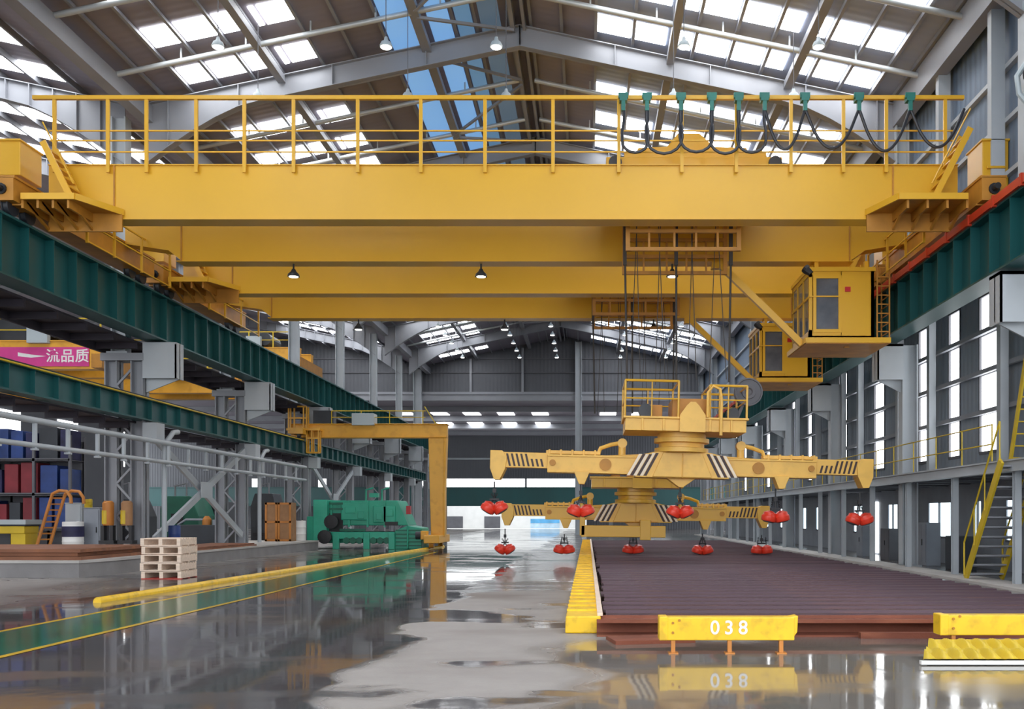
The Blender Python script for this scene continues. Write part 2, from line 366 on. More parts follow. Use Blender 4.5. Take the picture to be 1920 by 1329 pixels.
# glazed strips of the right wall, between solid panels
WSTR = [(20.4, 1.6), (23.7, 1.1), (27.0, 1.5), (31.0, 1.65), (34.0, 1.05), (36.75, 1.8), (42.75, 1.5), (45.7, .95), (48.8, 1.5), (54.0, .9), (56.1, 1.0), (60.2, 1.6), (65, 1.0), (69, 1.2), (74, 1.2), (79, 1.2), (84, 1.2)]
mb = MB(); prev = 8.0; sill, head = 3.78, 8.95
for c, w in WSTR:
    mb.box(WR, WR+.15, prev, c-w/2, 2.8, 9.5); mb.box(WR, WR+.15, c-w/2, c+w/2, 2.8, sill); mb.box(WR, WR+.15, c-w/2, c+w/2, head, 9.5); prev = c+w/2
mb.box(WR, WR+.15, prev, YEND, 2.8, 9.5); struct('wall_right', mb, 'cladding')
for c, w in WSTR:
    mb = MB(); mb.box(WR+.05, WR+.08, c-w/2, c+w/2, sill, head)
    p = struct(window_name(), mb, 'win')
    f_ = MB()
    for k in range(5): z = sill+(head-sill)*k/4; f_.box(WR-.03, WR+.05, c-w/2, c+w/2, z-.05, z+.05)
    for yy in (c-w/2, c+w/2): f_.box(WR-.03, WR+.05, yy-.04, yy+.04, sill, head)
    obj('window_frame', f_, 'steel_dk', p)
for z in (5.07, 6.37, 7.66):
    mb = MB(); mb.box(12.72, 12.86, 8, YEND, z-.07, z+.07); struct('wall_right_rail_beam', mb, 'steel')
for y in (25.4, 29.1, 32.6+2.55, 38.7, 44.3, 47.3, 52.4, 57.6, 63):
    mb = MB(); mb.box(12.45, 12.7, y-.14, y+.14, 2.9, 9.5); struct('wall_post_column', mb, 'steel_lt')
# lower storey wall under the mezzanine
LWIN = [(24.0, 1.2), (29.3, 1.0), (32.0, .5), (35.5, 2.2), (38.6, .8), (40.9, 1.2), (46.2, 1.4), (50, 1.4), (54, 1.2), (58, 1.6), (64, 1.6), (70, 1.6)]
mb = MB(); prev = 8.0
for c, w in LWIN:
    mb.box(WR, WR+.15, prev, c-w/2, 0, 2.8); mb.box(WR, WR+.15, c-w/2, c+w/2, 0, .95); mb.box(WR, WR+.15, c-w/2, c+w/2, 2.2, 2.8); prev = c+w/2
mb.box(WR, WR+.15, prev, YEND, 0, 2.8); struct('wall_right_lower', mb, 'greypl')
M['winblue'] = glow('daylit_small_window', (.75, .92, 1), 2.6)
for c, w in LWIN:
    mb = MB(); mb.box(WR+.04, WR+.08, c-w/2, c+w/2, .95, 2.2); p = struct(window_name(), mb, 'winblue')
    f_ = MB(); f_.box(WR-.03, WR+.04, c-.03, c+.03, .95, 2.2); f_.box(WR-.04, WR+.04, c-w/2, c+w/2, .9, .97); obj('window_frame', f_, 'steel_dk', p)
mb = MB(); mb.box(WR-.06, WR-.01, 42.9, 44.0, .06, 2.35); struct('door_1', mb, 'win')
# columns
def i_column(name, x0, x1, y, z0, z1, m='steel', w=.42):
    mb = MB(); mb.box(x0, x0+.05, y-w/2, y+w/2, z0, z1); mb.box(x1-.05, x1, y-w/2, y+w/2, z0, z1); mb.box(x0+.05, x1-.05, y-.03, y+.03, z0, z1)
    mb.box(x0-.1, x1+.1, y-w/2-.1, y+w/2+.1, z0, z0+.06); return struct(name, mb, m)
for y in FRAMES[1:]+[YEND]:
    # left: laced twin legs below the runway, one shaft above
    mb = MB()
    for xa in (-16.3, -15.42):
        mb.box(xa, xa+.42, y-.03, y+.03, 0, 7.2); mb.box(xa, xa+.04, y-.24, y+.24, 0, 7.2); mb.box(xa+.38, xa+.42, y-.24, y+.24, 0, 7.2)
    k = 0
    z = .6
    while z < 6.6:
        a, b_ = (-15.9, -15.4) if k % 2 == 0 else (-15.4, -15.9)
        mb.bar((a, y-.2, z), (b_, y-.2, z+.55), .07); z += .55; k += 1
    mb.box(-16.5, -14.85, y-.4, y+.4, 0, .12); mb.box(-16.4, -14.95, y-.32, y+.32, 6.95, 7.2)
    c = struct('column_left', mb, 'steel')
    i_column('column_left_upper', -16.1, -15.6, y, 7.2, 15.2, 'steel_lt')
    br = MB() 
    if y > 24: br.prism([(-14.98, 7.55), (-13.85, 7.55), (-13.85, 6.35), (-14.98, 5.9)], y-.03, y+.03, 'y'); br.box(-14.98, -13.85, y-.3, y+.3, 7.5, 7.56); br.box(-13.9, -13.85, y-.3, y+.3, 6.35, 7.5); br.box(-14.98, -13.85, y-.3, y-.27, 6.35, 7.5); struct('column_left_bracket', br, 'steel_lt')
    br = MB(); br.box(-14.98, -14.5, y-.3, y+.3, 4.3, 4.86); struct('column_left_low_bracket', br, 'steel_lt')
    # right
    i_column('column_right', 10.62, 11.15, y, 0, 7.5, 'steel_lt')
    i_column('column_right_upper', 10.4, 10.85, y, 9.6, 15.0, 'steel_lt')
    br = MB(); br.prism([(10.62, 7.5), (9.75, 7.5), (9.75, 6.35), (10.62, 5.9)], y-.03, y+.03, 'y'); br.box(9.75, 10.62, y-.32, y-.28, 6.3, 7.5); br.box(9.75, 9.8, y-.32, y+.32, 6.3, 7.5); br.box(9.75, 10.62, y-.32, y+.32, 7.42, 7.5)
    struct('column_right_bracket', br, 'steel_lt')
for y in (19, 25.1, 28.85, 36.4, 40, 46, 49):
    mb = MB(); mb.box(10.5, 10.86, y-.12, y+.12, 9.6, 15.2); struct('wall_post_column_upper', mb, 'steel_lt')
# X bracing in the left column row, downpipes
for y in (32.6, 51.8):
    mb = MB(); x = -14.93; a, b_ = y+.45, y+9.15
    mb.bar((x, a, .9), (x, b_, 4.55), .26, .10, up=(1,0,0)); mb.bar((x-.115, a, 4.55), (x-.115, b_, .9), .26, .10, up=(1,0,0))
    mb.box(x+.07, x+.1, (a+b_)/2-.55, (a+b_)/2+.55, 2.42, 3.03); struct('cross_brace_beam', mb, 'steel_lt')
for y in (32.9, 42.5):
    mb = MB(); x = -14.6; mb.tube([(x, y+1.3, 4.7), (x, y+.9, 4.65), (x, y+.25, 4.2), (x, y+.2, 3.6), (x, y+.2, .55)], .09, 10)
    tag(obj('drain_pipe', mb, 'steel_lt', smooth=True), {32.9: 'pale bent drain pipe down the column behind the pallet stack', 42.5: 'pale bent drain pipe beside the tall plywood crates', 52.1: 'pale bent drain pipe behind the green machine'}[y], 'pipe')
# left bay outer wall
mb = MB(); mb.box(-42.2, -42, -8, YEND, 0, 15.5); struct('wall_bay_left', mb, 'cladding_end')
for y in range(20, 90, 8):
    mb = MB(); mb.box(-41.98, -41.94, y, y+3.0, 6.2, 9.4); struct(window_name(), mb, 'win')
# gable end: sheeting above, open below
zb = EYE+10.9
mb = MB(); mb.prism([(-42, zb), (EAVE_R+2.2, zb), (EAVE_R+.3, roofz(EAVE_R+.3)), (RIDGE, RZ), (EAVE_L, roofz(EAVE_L)), (RID2, roofz2(RID2)), (-42, roofz2(-42))], YEND, YEND+.15, 'y')
struct('wall_far_gable', mb, 'cladding_end')
mb = MB(); mb.box(-42, 13, YEND-.4, YEND, zb-.05, zb+.75); mb.box(-42, 13, YEND-.5, YEND, zb+.5, zb+.56); struct('gable_beam', mb, 'steel')
for z in (zb+2.6, zb+3.9):
    mb = MB(); mb.box(-42, 12, YEND-.12, YEND, z-.05, z+.05); struct('gable_girt_beam', mb, 'steel_dk')
for px in (883, 980):
    x = X(px, YEND); mb = MB(); mb.box(x-.1, x+.1, YEND-.25, YEND, zb, roofz(x)-.3); struct('gable_post_column', mb, 'steel')
for px, w in ((785, .75), (1085, .62)):
    x = X(px, YEND); i_column('gable_column', x-w/2, x+w/2, YEND-.5, 0, roofz(x)-.3, 'steel_lt', .6)
# lower hall beyond
for x in (-42, -22.5, 3, 16): i_column('far_hall_column', x-.25, x+.25, YBACK-5.25, 0, EYE+1.35, 'steel', .4)
mb = MB(); mb.box(-62, 24, YEND+.2, YBACK, zb-.02, zb+.12); struct('ceiling_far_hall', mb, 'deck')
for px, py in ((760, 775), (825, 775), (885, 775), (949, 775), (1013, 775), (835, 793), (892, 793), (955, 793), (1018, 793), (700, 775), (1140, 775), (1200, 775), (1260, 793)):
    y = 10.9*F/(CY-py); x = X(px, y); mb = MB(); mb.box(x-.85, x+.85, y-1.2, y+1.2, zb-.06, zb-.03); struct(window_name(), mb, 'sky')
for y in (95, 104, 113, 122):
    mb = MB(); mb.box(-62, 24, y-.1, y+.1, zb-.55, zb-.03); struct('far_hall_beam', mb, 'steel')
for y in (96, 108, 120):
    for x in (-19.5, 15):
        i_column('far_hall_column', x-.3, x+.3, y, 0, zb-.5, 'steel', .4)
# far wall: sheeting, strip window, open gate in the middle
xg0, xg1, zg = X(838, YBACK), X(1100, YBACK), EYE+1.45
mb = MB(); zt, z1, z0 = zb, EYE+5.1, EYE+3.7
mb.box(-62, 24, YBACK, YBACK+.2, z1, zt); mb.box(-62, xg0, YBACK, YBACK+.2, 0, z0); mb.box(xg1, 24, YBACK, YBACK+.2, 0, z0); mb.box(xg0, xg1, YBACK, YBACK+.2, zg, z0)
struct('wall_far', mb, 'cladding_end')
segs = [(-45.5, -44.4), (-36.5, -35.4), (X(720, YBACK), X(746, YBACK)), (X(787, YBACK), X(803, YBACK)), (X(835, YBACK), X(984, YBACK)), (X(988, YBACK), X(1078, YBACK)), (8, 11)]
mb = MB(); prev = -62
for a, b_ in segs: mb.box(prev, a, YBACK, YBACK+.2, z0, z1); prev = b_
mb.box(prev, 24, YBACK, YBACK+.2, z0, z1); struct('wall_far_band', mb, 'cladding_end')
for a, b_ in segs:
    mb = MB(); mb.box(a, b_, YBACK+.1, YBACK+.14, z0, z1); struct(window_name(), mb, 'win')
mb = MB(); mb.box(-62, 24, YBACK-5.6, YBACK-4.9, EYE+1.4, EYE+3.75); mb.box(-62, 24, YBACK-5.9, YBACK-4.6, EYE+3.7, EYE+3.8); mb.box(-62, 24, YBACK-5.9, YBACK-4.6, EYE+1.35, EYE+1.45)
tag(obj('cross_runway_girder', mb, 'teal'), 'teal runway girder running across the far end of the hall above the open gate', 'girder')
mb = MB(); mb.tube([(-30, YBACK-.155, EYE+7.8), (10, YBACK-.155, EYE+7.8)], .14, 8); tag(obj('service_pipe', mb, 'steel_lt'), 'pale horizontal pipe high along the far dark wall', 'pipe')
# white building outside the gate
bw = thing('white_building', 'white building with dark square windows seen through the far gate', 'building', (-10, 139, 0))
mb = MB(); mb.box(-34, 8, 139, 147, 0, 7); obj('wall', mb, 'white', bw)
for px in (853, 923):
    x = X(px, 139); f_ = MB(); f_.box(x-1.15, x+1.15, 138.93, 139, EYE-1.25-.55+.0, EYE+.0); w_ = obj('window', f_, 'steel_dk', bw)
x = X(1022, 139); f_ = MB(); f_.box(x-2.1, x+2.1, 138.9, 139, 0, EYE-.35); obj('roller_door', f_, mat('pale_blue_door', (.55, .74, .9), .5), bw)
f_ = MB(); f_.box(x-2.1, x+2.1, 138.85, 138.9, EYE-.95, EYE-.35); obj('door_canopy', f_, mat('sky_blue_canopy', (.12, .42, .75), .5), bw)
# ------------------------------------------------------------------ crane runways
def runway(name, label, x0, x1, z0, z1, ya, yb, near, web=.5):
    """plate girder along the hall: web, flanges, stiffeners on the face towards the hall; near = -1 when that face looks to +x"""
    g = thing(name, label, 'girder', ((x0+x1)/2, ya, z0))
    mb = MB(); xm = (x0+x1)/2; fx = x1 if near < 0 else x0
    wx = xm+(x1-x0)*.12*(1 if near < 0 else -1)
    mb.box(wx-.02, wx+.02, ya, yb, z0+.04, z1-.05); mb.box(x0, x1, ya, yb, z0, z0+.05); mb.box(x0, x1, ya, yb, z1-.06, z1)
    obj('girder_web', mb, 'teal', g)
    st = MB(); y = ya+.5
    while y < yb:
        st.box(min(wx, fx), max(wx, fx)-.02 if near < 0 else max(wx, fx), y-.012, y+.012, z0+.05, z1-.06); y += 1.15
    obj('stiffener', st, 'teal', g)['kind'] = 'stuff'
    return g
RL = runway('runway_girder', 'tall teal runway girder on the left carrying both yellow overhead cranes', -15.02, -14.29, 7.63, 9.16, 8, 88, -1)
mb = MB(); mb.box(-14.75, -14.61, 8, 88, 9.16, 9.32); mb.box(-14.95, -14.35, 8, 88, 9.16, 9.19); obj('rail', mb, 'black', RL)
mb = MB(); mb.box(-16.5, -15.05, 8, 88, 7.5, 7.56)
for k in range(50): mb.box(-16.5, -15.05, 8+k*1.6, 8.09+k*1.6, 7.3, 7.5)
mb.box(-16.5, -16.4, 8, 88, 7.25, 7.7); obj('walkway', mb, 'teal_dark', RL)
RR = runway('runway_girder', 'tall teal runway girder on the right topped by a red conductor bar', 9.8, 10.5, 7.58, 9.16, 8, 88, 1)
mb = MB(); mb.box(10.1, 10.24, 8, 88, 9.16, 9.32); obj('rail', mb, 'black', RR)
mb = MB(); mb.box(9.72, 9.86, 8, 88, 9.16, 9.36)
for k in range(54): mb.box(9.70, 9.9, 8+k*1.5, 8.1+k*1.5, 9.12, 9.4)
obj('conductor_bar', mb, 'railred', RR)['label'] = 'red conductor bar'
mb = MB(); mb.box(10.55, 10.98, 8, 88, 9.08, 9.14); obj('walkway', mb, 'teal_dark', RR)
RG = runway('runway_girder', 'low teal runway girder on the left that carries the half-gantry crane', -15.3, -14.8, 4.93, 5.68, 8, 88, -1)
mb = MB(); mb.box(-15.1, -14.98, 8, 88, 5.68, 5.78); obj('rail', mb, 'black', RG)
mb = MB(); mb.tube([(-14.78, 8, 5.66), (-14.78, 50, 5.66)], .03, 6); obj('cable_tube', mb, 'mustard', RG)['label'] = 'yellow cable tube along the top edge'
mb = MB(); mb.box(-16.3, -15.32, 8, 88, 4.86, 4.92)
for k in range(50): mb.box(-16.3, -15.32, 8+k*1.6, 8.09+k*1.6, 4.66, 4.86)
obj('walkway', mb, 'teal_dark', RG)
# pipe rack under the low girder
pr = thing('pipe_rack', 'pair of long grey pipes hung one above the other under the low teal girder', 'pipes', (-14.55, 12, 3.6))
for z, r in ((4.2, .085), (3.55, .07)):
    mb = MB(); mb.tube([(-14.4, 12, z), (-14.4, 49, z)], r, 10); obj('pipe', mb, 'steel_lt', pr, smooth=True)
for k in range(23):
    y = 12.2+k*1.6; mb = MB(); mb.box(-14.44, -14.36, y-.05, y+.05, 3.45, 4.2); mb.box(-14.47, -14.33, y-.08, y+.08, 3.42, 3.47); obj('hanger', mb, 'steel_lt', pr)

# ------------------------------------------------------------------ overhead bridge crane (the first one, then a copy further back)
YA, YB, GW = 25.53, 29.75, .62
ZG0, ZG1 = 9.60, 11.06
XL, XR = -14.35, 9.85
def girder_mb(y):
    mb = MB()
    prof = [(XL, ZG1-.03), (XL, ZG0+.55), (-13.0, ZG0+.35), (-12.6, ZG0+.03), (8.15, ZG0+.03), (8.6, ZG0+.35), (XR, ZG0+.55), (XR, ZG1-.03)]
    mb.prism(prof, y+.03, y+GW-.03, 'y')
    mb.box(XL, XR, y-.02, y+GW+.02, ZG1-.03, ZG1); mb.box(-12.75, 8.25, y, y+GW, ZG0, ZG0+.03)
    return mb
crane = thing('bridge_crane', 'front yellow double-girder overhead crane with railing and hanging cable loops', 'crane', (-2.25, YA, 9.32))
for y in (YA, YB): obj('girder', girder_mb(y), 'crane', crane)
for y in (YA, YB):
    for x in (-12.6, 8.12): obj('splice_seam', MB().box(x-.02, x+.02, y+.0, y+.03, ZG0, ZG1), 'crane_dark', crane)
mb = MB()
for y in (YA+.5, YB+.05): mb.box(-12.5, 8.1, y, y+.07, ZG1, ZG1+.08)
obj('trolley_rail', mb, 'steel_dk', crane)
for sx, xc in ((-1, -14.68), (1, 10.17)):
    mb = MB(); x0, x1 = xc-.3, xc+.3
    mb.box(x0, x1, YA-1.5, YB+2.1, 9.62, 10.2); mb.box(x0-.03, x1+.03, YA-1.5, YB+2.1, 10.18, 10.24); mb.box(x0-.03, x1+.03, YA-1.2, YB+1.8, 9.58, 9.63)
    et = obj('end_truck', mb, 'crane_dark', crane)
    for y in (YA-1.15, YA-.4, YB+1.0, YB+1.75):
        w = MB(); w.lathe((xc-.09, y, 9.57), [(.25, 0), (.25, .03), (.21, .04), (.21, .14), (.25, .15), (.25, .18)], 18, axis=(1,0,0)); obj('wheel', w, 'darkmach', et, smooth=True)
    w = MB(); w.lathe((xc, YA-1.75, 9.9), [(.08, 0), (.08, .2), (.14, .2), (.14, .27)], 12, axis=(0,1,0)); obj('buffer', w, 'black', et)
    # drive box and control cabinet beside the girder ends
    mb = MB(); cx0, cx1 = (xc-1.0, xc-.12) if sx < 0 else (xc+.12, xc+.8)
    mb.box(cx0, cx1, YA-.5, YA+.5, 10.24 if sx > 0 else 10.6, 11.5); mb.box(cx0-.03, cx1+.03, YA-.55, YA+.55, 11.48, 11.54)
    if sx > 0: mb.box(cx0+.1, cx1-.1, YA-.58, YA-.5, 10.75, 10.82)
    mb.box(cx0+.2, cx0+.3, YA-.2, YA+.2, 9.9, 10.6)
    obj('drive_cabinet', mb, 'crane', crane, bevel=.02)
    # access platform hung in front of the girder end
    p0, p1, pi = (-14.3, -12.95, -12.35) if sx < 0 else (9.6, 7.85, 7.4)
    mb = MB(); pts = [(p0, YA-1.3), (p1, YA-1.3), (pi, YA-.02), (p0, YA-.02)]
    mb.prism(pts, 9.73, 9.80, 'z')
    for k in range(4):
        x = p0+(p1-p0)*k/3.5; mb.box(x-.03, x+.03, YA-1.25, YA, 9.5, 9.73); mb.bar((x, YA-.05, 9.3), (x, YA-1.1, 9.7), .06)
    mb.box(min(p0, pi), max(p0, pi), YA-.08, YA-.02, 9.25, 9.73)
    obj('access_platform', mb, 'crane_dark', crane)
    mb = MB(); mb.box(min(p0, p1), max(p0, p1), YA-1.33, YA-1.28, 9.70, 9.86); mb.bar((p1, YA-1.3, 9.78), (pi, YA, 9.78), .05, .16); obj('platform_edge', mb, 'crane', crane)
    # steps up to the girder top
    mb = MB(); a = (p0-sx*1.0, YA-.35, 9.8); b_ = (p0-sx*.25+sx*.45, YA-.35, 11.55)
    if sx < 0: a, b_ = (-13.3, YA-.35, 9.8), (-14.1, YA-.35, 11.4)
    else: a, b_ = (8.9, YA-.35, 9.8), (9.9, YA-.35, 11.75)
    for yy in (YA-.7, YA-.1): mb.bar((a[0], yy, a[2]), (b_[0], yy, b_[2]), .05, .16)
    for k in range(1, 7):
        t = k/7; x = a[0]+(b_[0]-a[0])*t; z = a[2]+(b_[2]-a[2])*t; mb.box(x-.1, x+.1, YA-.7, YA-.1, z-.02, z+.02)
    for yy in (YA-.7,): 
        for d in (.5,): mb.tube([(a[0], yy, a[2]+d), (b_[0], yy, b_[2]+d)], .02, 6)
    obj('access_steps', mb, 'crane', crane)
    # side walk and rail along the end truck
    mb = MB(); xx = xc-sx*.95
    for yy in (YA+.8, (YA+YB)/2+.2, YB-.2, YB+1.8): mb.box(xx-.03, xx+.03, yy-.03, yy+.03, 9.2, 10.3)
    for z in (9.25, 9.75, 10.28): mb.bar((xx, YA+.8, z), (xx, YB+1.8, z), .04)
    obj('side_railing', mb, 'crane', crane)
# railing on the front girder
PX = [105, 205, 277, 370, 460, 552, 672, 790, 910, 1037, 1160, 1278, 1380, 1482, 1580, 1660, 1770]
def rx(px): return (px-CX)*YA/F
yr = YA-.07
hr = MB(); hr.bar((rx(65), yr, 12.80), (rx(1805), yr, 12.80), .10, .10)
for z in (11.93, 11.67, 11.37): hr.bar((rx(95), yr+.02, z), (rx(1785), yr+.02, z), .035)
hr_o = obj('handrail', hr, 'crane', crane)
for px in PX:
    p = MB(); p.box(rx(px)-.045, rx(px)+.045, yr-.03, yr+.03, 10.82, 12.76); obj('rail_post', p, 'crane', hr_o)
hb = MB(); yb2 = YB+GW+.5
hb.bar((XL+.4, yb2, 12.2), (XR-.3, yb2, 12.2), .05); hb.bar((XL+.4, yb2, 11.7), (XR-.3, yb2, 11.7), .04)
for k in range(17): x = XL+.5+k*1.43; hb.box(x-.03, x+.03, yb2-.03, yb2+.03, 11.0, 12.2)
hb.box(XL+.3, XR-.2, YB+GW+.02, yb2+.05, 11.0, 11.05); obj('rear_walkway_rail', hb, 'crane', crane)
# work lamps under the second girder
for px in (545, 900, 1262):
    x = X(px, YB); mb = MB(); mb.tube([(x, YB+.3, 9.6), (x, YB+.3, 9.42)], .03, 6); mb.lathe((x, YB+.3, 9.2), [(.19, 0), (.17, .08), (.09, .16), (.05, .24)], 14)
    l = obj('work_lamp', mb, 'darkmach', crane, smooth=True); g = MB(); g.lathe((x, YB+.3, 9.17), [(.06, 0), (.14, .02), (.15, .05)], 12); obj('lamp_glass', g, 'headlamp', l)
# operator cab hung below the rear girder
cx0, cx1, cy0, cy1, cz0, cz1 = 6.80, 8.80, 29.5, 31.9, 7.15, 9.35
mb = MB(); t = .06
mb.box(cx0, cx1, cy0, cy1, cz0, cz0+.1); mb.box(cx0-.04, cx1+.04, cy0-.04, cy1+.04, cz1-.12, cz1)
for x in (cx0, cx1-.1): 
    for y in (cy0, cy1-.1): mb.box(x, x+.1, y, y+.1, cz0, cz1)
mb.box(cx0+.98, cx1, cy0, cy0+t, cz0, cz1); mb.box(cx1-t, cx1, cy0, cy1, cz0, cz1); mb.box(cx0, cx1, cy1-t, cy1, cz0, cz1)
mb.box(cx0, cx0+1.0, cy0, cy0+t, cz0, cz0+.28); mb.box(cx0, cx0+1.0, cy0, cy0+t, cz1-.3, cz1)
mb.box(cx0, cx0+t, cy0, cy1, cz0, cz0+.25); mb.box(cx0, cx0+t, cy0, cy1, cz1-.25, cz1)
cab = obj('operator_cab', mb, 'crane', crane)
mb = MB(); mb.box(cx0+.22, cx0+.92, cy0+.02, cy0+.04, cz0+.3, cz1-.32); obj('door_glass', mb, 'glass', cab)
mb = MB()
for x in (cx0+.12, cx0+.90): mb.box(x, x+.1, cy0-.03, cy0+.03, cz0+.2, cz1-.25)
mb.box(cx0+.12, cx0+1.0, cy0-.03, cy0+.03, cz1-.34, cz1-.25); mb.box(cx0+.12, cx0+1.0, cy0-.03, cy0+.03, cz0+.2, cz0+.3); mb.box(cx0, cx0+.95, cy0-.05, cy0-.02, cz0+1.28, cz0+1.32); obj('door_frame', mb, 'crane', cab)
mb = MB(); mb.box(cx0+.02, cx0+.04, cy0+.15, cy1-.15, cz0+.25, cz1-.25); obj('side_glass', mb, 'glass', cab)
mb = MB(); mb.box(cx0-.02, cx0+.05, cy0+.75, cy0+.82, cz0+.25, cz1-.25); mb.box(cx0-.02, cx0+.05, cy0+1.55, cy0+1.62, cz0+.25, cz1-.25); mb.box(cx0-.02, cx0+.05, cy0, cy1, cz0+1.25, cz0+1.32); obj('side_mullion', mb, 'crane', cab)
mb = MB(); mb.box(cx0+1.1, cx0+1.27, cy0-.03, cy0, cz0+1.45, cz0+1.6); obj('red_plate', mb, 'redsign', cab)
mb = MB(); mb.lathe((cx0-.1, cy0+.1, cz1+.0), [(.14, 0), (.14, .1), (.08, .28)], 12, axis=(.5,-.3,-.6)); obj('spot_lamp', mb, 'black', cab)
mb = MB(); mb.box(cx0-.12, cx1+.45, cy0-.12, cy1+.1, cz0-.16, cz0); mb.box(cx0+1.2, cx0+1.35, cy0+.4, cy0+.55, cz0-.2, cz0-.16); obj('cab_base', mb, 'crane_dark', crane)
mb = MB(); mb.box(cx0-.14, cx1+.47, cy0-.16, cy0-.1, cz0-.14, cz0+.02); mb.box(cx0-.16, cx0-.1, cy0-.1, cy1+.1, cz0-.14, cz0+.02); obj('base_edge', mb, 'crane', crane)
mb = MB()
for x in (cx0+.3, cx1-.15):
    for y in (YB+.1, YB+.5): mb.box(x-.06, x+.06, y-.06, y+.06, cz1, 9.62)
obj('cab_hanger', mb, 'crane', crane)
mb = MB(); mb.bar((4.05, YB+.1, 9.58), (cx0-.15, YB+.1, cz0-.1), .18, .2); mb.box(3.85, 4.3, YB, YB+.3, 9.4, 9.6); obj('diagonal_strut', mb, 'crane', crane)
mb = MB()
for x in (cx1+.12, cx1+.5):
    for y in (cy0+.1, cy0+.9): mb.box(x-.02, x+.02, y-.02, y+.02, cz0, 9.6)
for k in range(8): z = cz0+.25+k*.28; mb.box(cx1+.12, cx1+.5, cy0+.08, cy0+.12, z-.015, z+.015); mb.bar((cx1+.5, cy0+.1, z), (cx1+.5, cy0+.9, z), .025)
obj('cab_ladder', mb, 'crane_dark', crane)
# the second crane stands 8.5 m further down the same runway
crane_b = dup(crane, (-2.25, YA+8.5, 9.32), 'second yellow overhead crane behind the front one, its cab lower in view')

# trolley with hoist frame and ropes
def make_trolley():
    t = thing('crane_trolley', 'yellow hoist trolley riding on top of the front overhead crane', 'trolley', (2.7, 28, 11.14))
    mb = MB(); mb.box(.5, 5.3, 26.15, 29.75, 11.26, 11.5); mb.box(1.0, 4.9, 26.3, 29.5, 11.5, 11.72); obj('trolley_frame', mb, 'crane', t, bevel=.03)
    mb = MB(); mb.prism([(1.3, 11.7), (4.5, 11.7), (4.4, 11.92), (3.5, 11.95), (3.1, 12.32), (2.5, 12.32), (2.2, 11.95), (1.4, 11.92)], 26.6, 29.2, 'y'); obj('hoist_housing', mb, 'crane', t, bevel=.03)
    for x in (.75, 5.1):
        for y in (26.15, 29.8): w = MB(); w.lathe((x, y-.08, 11.32), [(.18, 0), (.18, .16)], 14, axis=(0,1,0)); obj('wheel', w, 'darkmach', t)
    for y in (26.6, 29.2):
        mb = MB()
        mb.box(1.05, 1.17, y-.06, y+.06, 9.05, 11.3); mb.box(4.12, 4.24, y-.06, y+.06, 9.05, 11.3)
        for z in (9.1, 9.6, 10.1): mb.box(1.1, 4.2, y-.05, y+.05, z-.05, z+.05)
        for x in (1.7, 2.4, 3.0, 3.6): mb.box(x-.03, x+.03, y-.03, y+.03, 9.1, 10.1)
        obj('hanging_frame', mb, 'crane_dark', t)
    for x in (1.08, 2.57, 4.16):
        mb = MB(); mb.tube([(x, 27.9, 11.3), (x, 27.9, 9.2), (x+(2.75-x)*.04, 27.9, 5.6)], .032, 6); mb.box(x-.05, x+.05, 27.85, 27.95, 9.0, 10.2); obj('guide_rope', mb, 'rope', t)
    for x0, x1, y in ((1.35, 1.5, 27.3), (1.5, 1.25, 28.5), (1.95, 2.2, 27.2), (2.2, 2.0, 28.6), (2.9, 3.1, 27.3), (3.15, 2.95, 28.5), (3.6, 3.95, 27.2), (3.85, 3.6, 28.6)):
        mb = MB(); mb.tube([(x0, y, 11.3), (x1, 27.9+(y-27.9)*.8, 5.6)], .013, 5); obj('hoist_rope', mb, 'rope', t)
    return t
tr = make_trolley()
SB = (-.88, 8.5)
tr_b = dup(tr, (2.7+SB[0], 28+SB[1], 11.14), 'yellow hoist trolley between the girders of the rear overhead crane')

# hanging cable loops on the front railing
fc = thing('festoon_cable', 'black festoon cable hanging in loops from green trolleys on the front crane railing', 'cable', (rx(1480), YA-.3, 12.7))
FX = [1168, 1212, 1275, 1332, 1382, 1430, 1505, 1605, 1700, 1800]
LOW = [286, 288, 285, 288, 286, 280, 278, 283, 276]
yf = YA-.28
for i, px in enumerate(FX[:-1]):
    x = rx(px); mb = MB(); mb.box(x-.1, x+.1, yf-.06, yf+.16, 12.62, 12.78); mb.box(x-.05, x+.05, yf-.05, yf+.05, 12.36, 12.62); mb.box(x-.13, x+.13, yf-.03, yf+.03, 12.7, 12.84); obj('cable_trolley', mb, 'festoon', fc)
for a, b_, lo in zip(FX, FX[1:], LOW):
    xa, xb = rx(a), rx(b_); zl = EYE+(CY-lo)*yf/F; pts = []
    w = xb-xa; r_ = w*.5
    if w < 1.0:                                            # tight U loops
        q = .06
        pts = [(xa+.02, yf, 12.42), (xa+q*.3, yf, 12.1), (xa-.03, yf, zl+r_+.25)]
        for k in range(9): th = math.pi*k/8; pts.append(((xa+xb)/2-(r_+.03)*math.cos(th), yf, zl+r_*.95-r_*.95*math.sin(th)))
        pts += [(xb+.03, yf, zl+r_+.25), (xb-q*.3, yf, 12.1), (xb-.02, yf, 12.42)]
    else:                                                  # stretched loops
        for k in range(21):
            t = k/20; s_ = abs(2*t-1); pts.append((xa+w*t, yf, zl+(12.42-zl)*(s_**2.0 if s_ < .7 else .49+(s_-.7)*1.7)))
    mb = MB(); mb.tube(pts, .04, 7); obj('cable_loop', mb, 'cable', fc, smooth=True)

